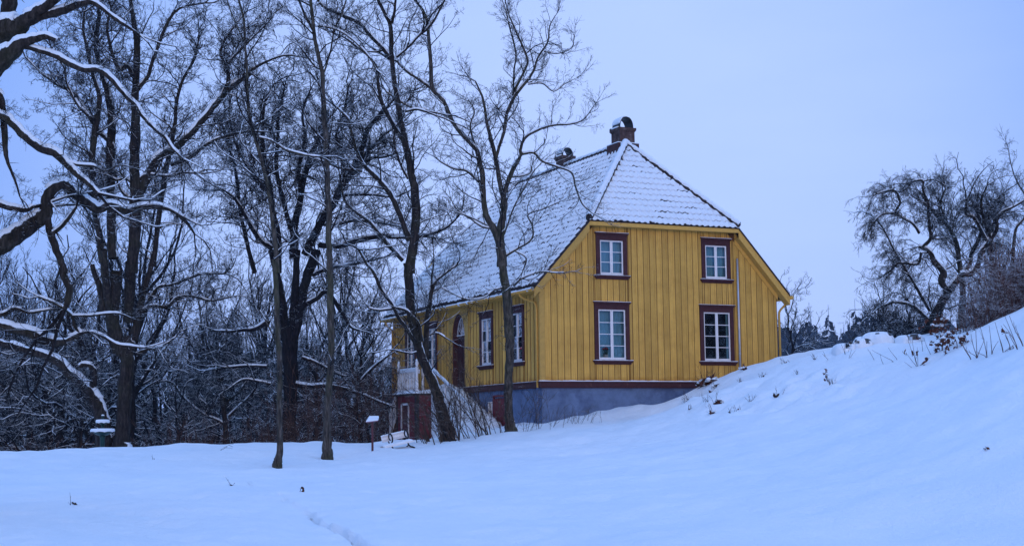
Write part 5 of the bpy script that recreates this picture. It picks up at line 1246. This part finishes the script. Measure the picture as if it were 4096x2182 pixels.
# ---- brush: brown thicket at the foot of the wood
def brush(name, n, ufn, dfn, hfn, mat, label, cat, seed, pr, snowz=None, parent_mat=None, rc=(.006, .014), lvl=2):
    rng = random.Random(seed); segs = []
    for i in range(n):
        d = dfn(rng); u = ufn(rng); x, y = uvd(u, d); z = gz0(x, y); h = hfn(rng, u)
        grow(segs, rng, (x, y, z - .1), (rng.gauss(0, .28), rng.gauss(0, .28), 1), rng.uniform(*rc), h, lvl, pr)
    V, Fq = seg_tubes(np.array(segs), 3); return tag(link(name, mesh_np(name, V, Fq, mat)), label, cat, kind='stuff')
def gz0(x, y): return float(base_ground(np.array([x]), np.array([y]))[0])
PB = dict(crook=.11, up=.05, kids=3, lmin=.5, a0=.3, a1=.9, rmin=.006, max=90000)
brush('brown_thicket', 620, lambda r: r.uniform(-100, 1620), lambda r: r.uniform(53, 62), lambda r, u: r.uniform(1.6, 3.2) * (1.25 if u > 1200 else (.9 if u > 600 else .7)), THICK, 'brown leafless thicket of thin stems along the snow crest', 'thicket', 41, PB)
brush('dark_underwood', 190, lambda r: r.uniform(-200, 1700), lambda r: r.uniform(70, 100), lambda r, u: r.uniform(2.0, 4.6), TWIG, 'dark underwood filling the hollow behind the crest', 'underwood', 42, dict(PB, crook=.2, rmin=.012, kids=6), rc=(.02, .04), lvl=2)
brush('bank_brush', 430, lambda r: r.triangular(3830, 4300, 4110), lambda r: r.uniform(38.5, 44), lambda r, u: r.uniform(.7, 2.1) * min(1.15, .30 + (u - 3800) / 260), TWIGR, 'reddish brown brush on the bank at the right edge', 'brush', 43, dict(PB, crook=.2, kids=4, lmin=.3, rmin=.005), lvl=3)
brush('tangle', 110, lambda r: r.gauss(3620, 110), lambda r: r.uniform(46, 50), lambda r, u: r.uniform(.5, 1.5), TWIG, 'low dark tangle of twigs below the twisted tree', 'brush', 44, dict(PB, crook=.22, kids=5, lmin=.25, rmin=.004), lvl=3)

# ---- bare shrubs before the porch, one object per clump
def shrub(u, v, d, n, h, lean, seed, label, mat=STEM, rc=(.008, .02), name='bare_shrub', spreadu=26, lvl=3, kids=4, group=None):
    rng = random.Random(seed); c = at(u, v, d); g0 = gz(c[0], c[1]); t = empty(name, (c[0], c[1], g0)); tag(t, label, 'shrub', group); segs = []
    pr = dict(crook=.09, up=.02, kids=kids, lmin=.3, a0=.25, a1=.8, rmin=.0035, max=9000)
    for i in range(n):
        ox, oy = rng.gauss(0, spreadu * d / FPX), rng.gauss(0, .35); P = c + CR * ox + np.array([0, 1., 0]) * oy; z = gz0(P[0], P[1])
        sgs = []; grow(sgs, rng, (P[0], P[1], z - .08), (lean[0] + rng.gauss(0, .22), lean[1] + rng.gauss(0, .15), 1), rng.uniform(*rc), h * rng.uniform(.55, 1.1), lvl, dict(pr, max=1200))
        V, Fq = seg_tubes(np.array(sgs), 4 if len(sgs) < 400 else 3); link('stem', mesh_np('stem', V - np.array(t.location), Fq, mat), t)
for i, (u, v, d, n, h, lean, lb) in enumerate([
  (1700, 1772, 44.6, 9, 1.5, (-.25, 0), 'low twiggy shrub just right of the bench end'), (1745, 1775, 45.0, 11, 1.7, (-.3, 0), 'shrub tangled round the foot of the leaning trunk'),
  (1800, 1772, 45.2, 11, 2.3, (-.35, .1), 'tall shrub springing beside the leaning trunk, its stems bent left'), (1850, 1768, 45.4, 11, 2.6, (-.35, .1), 'dense tall shrub hiding the front door'),
  (1905, 1764, 45.6, 9, 2.4, (-.3, 0), 'shrub of thick stems leaning left before the snowy stair'), (1950, 1756, 46, 8, 2.2, (-.4, 0), 'shrub before the small cellar window'),
  (1995, 1740, 46.5, 7, 1.7, (-.1, 0), 'thin shrub before the red cellar door'), (2090, 1722, 47, 6, 1.3, (.15, 0), 'thin shrub right of the forked trunk against the blue base'),
  (2155, 1722, 46.8, 4, 1.9, (0, 0), 'three upright switches before the house corner'), (2205, 1705, 47.6, 4, .9, (.1, 0), 'sparse weeds just right of the house corner'), (2290, 1700, 48.2, 7, .8, (.15, 0), 'sparse weeds against the blue base, midway'),
  (2360, 1690, 48.4, 6, .5, (.3, 0), 'drooping weeds where the snow rises to the blue base')]):
    shrub(u, v, d, n, h, lean, 60 + i, lb, rc=(.008, .022) if u < 2000 else (.005, .009), spreadu=22 if n > 5 else 10)
# ---- ash saplings, dry stalks and leaf clusters in the snow on the bank (right)
def stalks(u, v, items, label, seed, mat=STEM, r=.006, name='dry_stalks', leaves=0, cat='dry plant'):
    """items: tips in pixels relative to the root"""
    rng = random.Random(seed); c = hit(u, v); 
    if c is None: return
    d = float((c - CP) @ CF); t = empty(name, (c[0], c[1], gz(c[0], c[1]))); tag(t, label, cat); lo = np.array(t.location)
    for (du, dv) in items:
        n = 6; P = [c + (0, 0, -.05)]; bend = rng.uniform(-.25, .25); dep = rng.uniform(-.3, .3)
        for i in range(1, n + 1):
            f = i / n; P.append(c + CR * ((du * f + bend * dv * f * (1 - f)) * d / FPX) + CU * (-dv * f * d / FPX) + CF * dep * f)
        P = np.array(P); V, Fq = poly_tube(P, np.linspace(r, r * .45, n + 1), 5); o = link('stalk', mesh_np('stalk', V - lo, Fq, mat), t)
        if rng.random() < .6:
            sg = []; grow(sg, rng, tuple(P[3]), tuple((P[4] - P[3]) / (np.linalg.norm(P[4] - P[3]) + 1e-6) + np.array([rng.gauss(0, .4), rng.gauss(0, .4), .2])), r * .6, .3 * np.linalg.norm(P[-1] - P[0]), 1, dict(crook=.12, up=.05, kids=2, lmin=.1, a0=.4, a1=.9, rmin=.0025, max=60))
            V, Fq = seg_tubes(np.array(sg), 3); link('stalk', mesh_np('stalk', V - lo, Fq, mat), t)
        for q in range(leaves):
            cpt = P[rng.randint(2, n)] + np.array([rng.gauss(0, .07) for _ in range(3)]); leafcl(cpt - lo, .055, 5, rng, t)
def leafcl(c, size, n, rng, parent, mat=LEAF, name='leaf_cluster'):
    m = MB()
    for _ in range(n):
        a = np.array([rng.gauss(0, 1) for _ in range(3)]); a /= np.linalg.norm(a); b = np.cross(a, [rng.gauss(0, 1) for _ in range(3)]); b /= np.linalg.norm(b) + 1e-9; p = c + np.array([rng.gauss(0, size * .5) for _ in range(3)]); w = np.cross(a, b) * size * .15
        m.poly([p - a * size, p + b * size * .5 + w, p + a * size, p - b * size * .5 + w], [(0, 1, 2, 3)])
    return link(name, m.mesh(name, mat, fix=False), parent)
Z = lambda x, y: (3280 + x / 4.574, 1250 + y / 4.574)
for i, (x, y, tips, lb, lv) in enumerate([
  (475, 830, [(-24, -64), (-2, -66), (18, -36)], 'forked dry weed in front of the left stones', 0), (515, 900, [(8, -52), (30, -48)], 'small slanting weed below the left stones', 0),
  (1000, 885, [(-26, -48)], 'single leaning stalk below the big snow hump', 0), (1170, 960, [(-16, -46), (46, -16)], 'curved stalk with a dark foot in the snow', 0),
  (1380, 900, [(-86, -46)], 'long stalk lying low over the snow', 0), (1425, 855, [(-42, -48)], 'stalk leaning left from the middle of the bank', 0),
  (1790, 1000, [(-8, -60), (-52, -62), (-20, -110), (34, -30), (40, -40), (-14, -84)], 'branching dead shrub in a hollow of the snow bank', 1), (1700, 1020, [(-32, -26)], 'stub of stalk left of the dead shrub', 0),
  (1690, 790, [(-12, -64)], 'thin upright stalk above the dead shrub', 0), (1880, 690, [(-10, -50)], 'thin stalk left of the brown-leaved sapling', 0), (2035, 765, [(-32, -68)], 'long thin stalk leaning towards the brown-leaved sapling', 0),
  (175, 1290, [(-22, -36), (-6, -38), (0, -20)], 'tuft of dark twigs low on the bank', 1), (130, 1180, [(-6, -14)], 'short twig in a dip of the bank', 0),
  (100, 810, [(-4, -22)], 'short straight stalk near the skyline', 0), (165, 885, [(-34, -32)], 'stalk leaning left near the skyline', 0)]):
    u, v = Z(x, y); stalks(u, v, tips, lb, 100 + i, leaves=lv, r=.007)
KK = lambda x, y: (3600 + x / 2.2863, 900 + y / 2.2863)
for i, (x, y, tips, lb, lv) in enumerate([
  (705, 1200, [(-14, -150), (-20, -90), (22, -70), (-60, -30)], 'tallest bare sapling on the right bank', 0), (795, 1200, [(-22, -130), (10, -60), (-40, -20)], 'sapling just right of the tallest one', 0),
  (840, 1170, [(-14, -110), (20, -50)], 'thin sapling third from the left on the right bank', 0), (945, 1160, [(-34, -120), (-20, -60), (30, -30)], 'leaning sapling with a forked top, right bank', 1),
  (1080, 1135, [(-70, -150), (-30, -70), (-50, -100)], 'long sapling leaning left near the right edge', 0), (1130, 1100, [(-30, -80), (-60, -120)], 'last leaning sapling at the right edge', 0), (655, 1225, [(-36, -60), (-50, -70)], 'low splayed twig left of the saplings', 0),
  (450, 1120, [(-2, -40), (-4, -60)], 'thin stalk between the two leafy oaks', 0), (1010, 1120, [(-40, -90), (-10, -50)], 'short leaning sapling near the right edge', 0)]):
    u, v = KK(x, y); stalks(u, v, tips, lb, 130 + i, leaves=lv, r=.009, mat=TWIGR, name='bare_sapling', cat='sapling')
for (x, y, h, nl, lb) in ((385, 1150, 135, 46, 'young oak sapling still holding brown leaves under a cap of snow'), (520, 1150, 62, 20, 'shorter young oak with a snow-capped tuft of brown leaves')):
    u, v = KK(x, y); rng = random.Random(x); c = hit(u, v); d = float((c - CP) @ CF); t = empty('leafy_sapling', (c[0], c[1], gz(c[0], c[1]))); tag(t, lb, 'sapling'); lo = np.array(t.location)
    top = c + CR * (-.12) + CU * h * d / FPX; P = catmull([c - (0, 0, .1), (c + top) / 2 + CR * .06, top], 5); V, Fq = poly_tube(P, np.linspace(.016, .006, len(P)), 5); link('stem', mesh_np('stem', V - lo, Fq, TWIGR), t)
    for q in range(nl):
        f = rng.uniform(.15, 1.0); p = P[int(f * (len(P) - 1))] + CR * rng.gauss(0, .17) + np.array([0, rng.gauss(0, .12), rng.gauss(0, .06)]) - lo; leafcl(p, .06, 6, rng, t)
        if rng.random() < .45:
            m = MB(); m.lathe([(.01, -.02), (.06 * rng.uniform(.7, 1.5), .0), (.045, .035), (.01, .05)], tuple(p + (0, 0, .055)), 7); link('snow_cap', m.mesh('snow_cap', SNOW, True), t)
# snow-covered stones and heaps on the bank
def stone(u, v, d, sx, sy, sz, label, seed, capk=1.0, name='snowy_stone'):
    rng = np.random.RandomState(seed); c = at(u, v, d); g0 = gz(c[0], c[1]); t = empty(name, (c[0], c[1], g0)); tag(t, label, 'stone'); m = MB()
    nu, nv = 18, 10; yaw_ = math.atan2(CR[1], CR[0])
    def shell(k, z0, nz_):
        V = []
        for i in range(nv):
            ph = math.pi * .5 * i / (nv - 1)
            for j in range(nu):
                a = 2 * math.pi * j / nu; q = 1 + .10 * math.sin(3 * a + seed) + .06 * math.sin(5 * a + 2 * seed) + rng.normal(0, nz_)
                r = math.cos(ph) ** .55 * q * k; V.append((r * math.cos(a) * sx, r * math.sin(a) * sy, z0 + math.sin(ph) ** .8 * sz * (1 if k < 1 else 1)))
        V = np.array(V); R_ = np.array([[math.cos(yaw_), -math.sin(yaw_), 0], [math.sin(yaw_), math.cos(yaw_), 0], [0, 0, 1]]); V = V @ R_.T
        i = np.arange(nv - 1)[:, None] * nu; j = np.arange(nu)[None, :]; return V, np.stack([i + j, i + (j + 1) % nu, i + nu + (j + 1) % nu, i + nu + j], -1).reshape(-1, 4)
    V, Fq = shell(.95, -.30, .03); link('rock', mesh_np('rock', V, Fq, ROCK), t)
    V, Fq = shell(1.07, -.10, .012); top = V[:, 2] > .0; V[:, 2] += .03; V[~top, 2] -= .25
    cen = V[Fq].mean(1); fr = np.array([CF[0], CF[1]]); face = (cen[:, 0] * fr[0] + cen[:, 1] * fr[1]) < -.25 * min(sx, sy)
    lat = cen[:, 0] * CR[0] + cen[:, 1] * CR[1]; ho = np.sin(lat * 16 + seed * 2.1) + .6 * np.sin(lat * 37 + seed)
    drop = face & (cen[:, 2] < sz * .72) & (cen[:, 2] > -.02) & (ho > (1.15 - 2.0 * (1 - capk)))
    link('snow', mesh_np('snow', V, Fq[~drop], SNOW), t)
for a in ((3378, 1372, 43.3, .36, .4, .30, 'flat-topped snowy stone at the left end of the row', 1, .62), (3411, 1374, 43.1, .20, .3, .28, 'snow-capped stone showing its dark mossy face', 2, .30), (3448, 1376, 43.0, .28, .35, .30, 'snowy stone hung with brown leaves, third in the row', 3, .50),
          (3452, 1362, 43.7, .28, .35, .34, 'rounded snow heap rising behind the third stone', 4, 1.0), (3514, 1370, 43.4, .46, .5, .46, 'biggest snow hump of the row, smooth and broad', 5, .95), (3616, 1362, 42.9, .22, .3, .30, 'small snow-capped stone right of the big hump', 6, .5), (3658, 1360, 42.9, .26, .3, .34, 'peaked snow-capped stone nearest the twisted tree', 7, .5)): stone(*a)
# leaf litter and plant clumps poking through the snow
def clump(u, v, size, n, label, seed, snowy=2, name='leaf_clump', stalk=2):
    rng = random.Random(seed); c = hit(u, v)
    if c is None: return
    z = gz(c[0], c[1]); t = empty(name, (c[0], c[1], z)); tag(t, label, 'dead leaves')
    leafcl(np.array([0, 0, size * .3]), size, n, rng, t, ROCK if seed % 2 else LEAF)
    for q in range(snowy):
        m = MB(); p = (rng.gauss(0, size), rng.gauss(0, size), size * rng.uniform(.4, 1.1)); m.lathe([(.01, -.02), (size * rng.uniform(.4, .8), .0), (size * .35, size * .35), (.01, size * .45)], p, 7); link('snow_cap', m.mesh('snow_cap', SNOW, True), t)
    for q in range(stalk):
        sg = []; grow(sg, rng, (rng.gauss(0, size), rng.gauss(0, size * .6), 0), (rng.gauss(-.2, .5), rng.gauss(0, .3), 1), .006, size * rng.uniform(2, 5), 1, dict(crook=.15, up=-.05, kids=3, lmin=.1, a0=.4, a1=.9, rmin=.003, max=60)); V, Fq = seg_tubes(np.array(sg), 3); link('stalk', mesh_np('stalk', V, Fq, STEM), t)
G6 = lambda x, y: (2700 + x / 5.489, 1400 + y / 5.489)
for i, (x, y, s, n, sn, st, lb) in enumerate([(740, 760, .16, 26, 7, 8, 'dark gap with snow-clad stems where the bank meets the house'), (590, 810, .12, 8, 6, 6, 'snow-laden weed tuft at the end of the dark water table'), (840, 700, .12, 8, 7, 7, 'white-frosted weed tuft under the lower right gable window'), (885, 810, .07, 7, 2, 2, 'small brown leaf knot below the frosted tuft'),
    (770, 905, .07, 8, 1, 1, 'reddish leaf on the steep flank of the bank'), (560, 1000, .06, 5, 1, 4, 'thin weeds on the steep flank of the bank'), (940, 1195, .10, 16, 3, 3, 'largest dark leaf clump in the middle of the bank'), (720, 1265, .06, 7, 1, 3, 'small dark clump left of the largest one'), (810, 1350, .08, 12, 2, 3, 'lowest dark clump on the bank'),
    (2220, 1050, .07, 12, 1, 3, 'dark leaf with two stalks beside it'), (1500, 440, .10, 5, 6, 4, 'snowy tuft at the foot of the steel pipe'), (500, 620, .06, 3, 3, 2, 'frosted seed head before the yellow boards'), (250, 1130, .10, 2, 3, 9, 'drooping grass where the bank runs down to the blue base'), (1210, 1320, .05, 2, 0, 3, 'pair of stiff stalks low on the bank'), (1380, 1300, .05, 2, 0, 3, 'second pair of stiff stalks on the bank')]):
    clump(*G6(x, y), s, n, lb, 200 + i, sn, stalk=st)
for i, (u, v, s_, lb) in enumerate([(2760, 1640, .05, 'tiny twig tuft at the left foot of the bank'), (2830, 1620, .05, 'twig tuft on the bank under the frosted weeds'), (2960, 1545, .045, 'tiny tuft on the bank below the steel pipe'), (3050, 1510, .05, 'grass wisps on the bank just below the house corner'), (3140, 1452, .06, 'grass wisps on the crest right of the house'), (3190, 1500, .045, 'small stalks in the middle of the bank crest'), (3260, 1440, .05, 'short stalks on the crest left of the stones'), (3330, 1520, .045, 'stalk pair below the left stones'), (3000, 1610, .05, 'stalks low in the middle of the bank')]):
    clump(u, v, s_, 1, lb, 260 + i, 1, name='dry_tuft', stalk=5)
for i, (u, v, s, lb) in enumerate([(1210, 1967, .05, 'lone brown leaf on the snow by the path edge'), (928, 1943, .045, 'brown leaf on the snow left of the path'), (615, 1841, .05, 'dark leaf on the snow before the great oak'), (296, 2028, .05, 'faint twig litter on the snow far left'), (3940, 1803, .04, 'tiny leaf on the bare slope at the right')]):
    clump(u, v, s, 4, lb, 230 + i, 0, stalk=1, name='fallen_leaf')
c = hit(775, 1808); t = empty('fallen_branch', c); tag(t, 'dark broken branch lying on the snow crest before the thicket', 'branch'); sg = []; grow(sg, random.Random(3), (0, 0, .02), (.9, -.3, .12), .016, 1.2, 2, dict(crook=.18, up=.0, kids=4, lmin=.1, a0=.4, a1=.9, rmin=.005, max=200)); V, Fq = seg_tubes(np.array(sg), 5); link('wood', mesh_np('wood', V, Fq, STEM), t)

# ------------------------------------------------------------------ bench, sign, fountain
c0 = at(1580, 1794, 43.0); g0 = gz(c0[0], c0[1]) - .09; bench = empty('park_bench', (c0[0], c0[1], g0)); tag(bench, 'white slatted bench with black scrolled iron ends, half buried in snow', 'bench')
# bench frame: X along the seat, Y depth (towards its back), Z up
ex = CR * .86 + CF * .50; ex[2] = 0; ex /= np.linalg.norm(ex); ex = ex * math.cos(rad(11)) + np.array([0, 0, math.sin(rad(11))]); ez_b = np.array([0, 0, 1.]) - ex * ex[2]; ez_b /= np.linalg.norm(ez_b); ey = np.cross(ez_b, ex)
bench.matrix_world = Matrix(((ex[0], ey[0], ez_b[0], c0[0]), (ex[1], ey[1], ez_b[1], c0[1]), (ex[2], ey[2], ez_b[2], g0), (0, 0, 0, 1)))
for xx in (-.02, .56):
    m = MB(); y0 = -.02
    m.tube([(xx, -.33, .03), (xx, -.20, .05), (xx, -.05, .06), (xx, .06, .11), (xx, .11, .20), (xx, .07, .30), (xx, -.01, .38), (xx, -.04, .48), (xx, .01, .56), (xx, .09, .60), (xx, .18, .58), (xx, .235, .50), (xx, .22, .42), (xx, .16, .385), (xx, .12, .40)], [.026] * 11 + [.024, .022, .018, .012], 8)
    m.tube([(xx, .06, .11), (xx, .25, .05), (xx, .38, .02), (xx, .40, -.06)], .024, 8)
    m.tube([(xx, .10, .22), (xx, .26, .24), (xx, .33, .40), (xx, .36, .66)], .022, 8); m.build('iron_end', DARK, bench, True)
for k_, (yy, zz) in enumerate(((-.20, .21), (-.09, .205), (.02, .215), (.13, .225))):
    m = MB(); m.box((-.42, yy - .045, zz), (.66, yy + .045, zz + .03)); m.build('seat_slat', WHITE, bench)
for k_, (yy, zz) in enumerate(((.275, .36), (.288, .43), (.30, .50))):
    m = MB(); m.box((-.26, yy - .015, zz), (.66, yy + .015, zz + .067)); m.build('back_slat', WHITE, bench)
def softbar(x0, x1, yc, zc, wy, wz, parent, seed, name='snow'):
    r = np.random.RandomState(seed); n = 26; a = np.arange(10) * math.pi / 5; V = []
    for i in range(n):
        f = i / (n - 1); e = min(1, .5 + 6 * min(f, 1 - f)); q = 1 + r.normal(0, .06); 
        for t in a: V.append((x0 + (x1 - x0) * f, yc + math.cos(t) * wy * e * q, zc + max(-.2, math.sin(t)) * wz * e * q))
    i = np.arange(n - 1)[:, None] * 10; j = np.arange(10)[None, :]; Fq = np.stack([i + j, i + (j + 1) % 10, i + 10 + (j + 1) % 10, i + 10 + j], -1).reshape(-1, 4)
    return link(name, mesh_np(name, np.array(V), Fq, SNOW), parent)
softbar(-.44, .66, -.03, .24, .19, .07, bench, 1); softbar(-.27, .67, .30, .562, .04, .03, bench, 2); bench.scale = (.9, .9, .9)
def frame_at(t, c): t.rotation_euler = (0, 0, math.atan2(CR[1], CR[0]))
c1 = at(1490, 1802, 42.0); g1 = gz(c1[0], c1[1]); sign = empty('sign_post', (c1[0], c1[1], g1)); frame_at(sign, c1); tag(sign, 'dark red post with a slanted snow-topped reading board, left of the bench', 'sign')
PUR = plain('dark_purple_paint', (.075, .018, .028), .5, var=.2)
m = MB(); m.box((-.03, -.025, -.5), (.03, .025, .90)); m.build('post', PUR, sign)
m = MB(); m.poly([(-.17, -.16, .80), (.17, -.10, .84), (.17, .14, .93), (-.10, .14, .93), (-.17, -.16, .825), (.17, -.10, .865), (.17, .14, .955), (-.10, .14, .955)], [(0, 1, 2, 3), (4, 5, 6, 7), (0, 1, 5, 4), (1, 2, 6, 5), (2, 3, 7, 6), (3, 0, 4, 7)]); m.build('board', plain('board_back', (.20, .11, .17), .5), sign)
m = MB(); m.poly([(-.175, -.16, .827), (.172, -.10, .867), (.175, .145, .957), (-.11, .145, .957), (-.165, -.14, .86), (.16, -.08, .90), (.165, .13, 1.0), (-.10, .13, 1.0)], [(0, 1, 2, 3), (4, 5, 6, 7), (0, 1, 5, 4), (1, 2, 6, 5), (2, 3, 7, 6), (3, 0, 4, 7)]); m.build('snow', SNOW, sign)
c2 = at(409, 1800, 47.0); g2 = gz(c2[0], c2[1]); ft = empty('fountain', (c2[0], c2[1], -2.62)); tag(ft, 'small dark green two-tiered fountain with snow-filled bowls before the great oak', 'fountain')
def lz(v): return float(at(409, v, 47.0)[2]) + 2.62
zb1, zb2, ztp = lz(1722), lz(1686), lz(1661); sc_ = 47.0 / FPX
m = MB(); m.lathe([(.16, -.6), (.17, -.1), (.10, .0), (.075, .10), (.065, .30), (.08, zb1 - .22), (.11, zb1 - .16)], k=16); m.build('pedestal', GREEN, ft, True)
def scallop(name, r, z, dp, parent, wz):
    m = MB(); m.lathe([(.06, z - dp), (r * .45, z - dp * .8), (r * .78, z - dp * .35), (r * .97, z - .01), (r * .97, z + .01), (r * .7, z - .02), (.05, z - dp * .5)], k=24); o = m.build(name, GREEN, parent, True)
    V = []; nn2 = 48
    for (rr_, zz) in ((1.0, .0), (1.03, .025), (.97, .058), (.8, .070), (.4, .075), (.05, .075)):
        for j in range(nn2):
            a = 2 * math.pi * j / nn2; w = .022 * (abs(math.sin(a * 4)) if rr_ > .95 else .5); V.append((r * rr_ * math.cos(a), r * rr_ * math.sin(a), z + zz - (.04 - w) * (rr_ == 1.0) + (w * .7 if zz > .05 else 0)))
    i = np.arange(5)[:, None] * nn2; j = np.arange(nn2)[None, :]; link('snow', mesh_np('snow', np.array(V), np.stack([i + j, i + (j + 1) % nn2, i + nn2 + (j + 1) % nn2, i + nn2 + j], -1).reshape(-1, 4), SNOW), o)
scallop('lower_bowl', 47 * sc_, zb1, .17, ft, .1); 
m = MB(); m.lathe([(.05, zb1), (.045, zb1 + .1), (.055, zb2 - .08)], k=12); m.build('stem', GREEN, ft, True)
scallop('upper_bowl', 27 * sc_, zb2, .09, ft, .1)
m = MB(); m.lathe([(.03, zb2), (.025, ztp - .08), (.05, ztp - .03), (.04, ztp), (.01, ztp + .01)], k=10); fi = m.build('finial', GREEN, ft, True)
m = MB(); m.lathe([(.05, ztp), (.045, ztp + .03), (.01, ztp + .045)], k=10); m.build('snow_cap', SNOW, fi, True)
print('segments', tree_count)


# ------------------------------------------------------------------ air: a thin winter haze over everything
hm = bpy.data.materials.new('haze'); hm.use_nodes = True; t_ = hm.node_tree; t_.nodes.clear()
ho_ = N(t_, 'ShaderNodeOutputMaterial'); pv = N(t_, 'ShaderNodeVolumePrincipled'); pv.inputs['Density'].default_value = HAZE; pv.inputs['Color'].default_value = (.55, .75, 1, 1); pv.inputs['Anisotropy'].default_value = 0.1
t_.links.new(pv.outputs[0], ho_.inputs['Volume'])
m = MB(); m.box((-760, -760, -9), (760, 760, 32)); hz_o = m.build('haze', hm); tag(hz_o, kind='stuff')
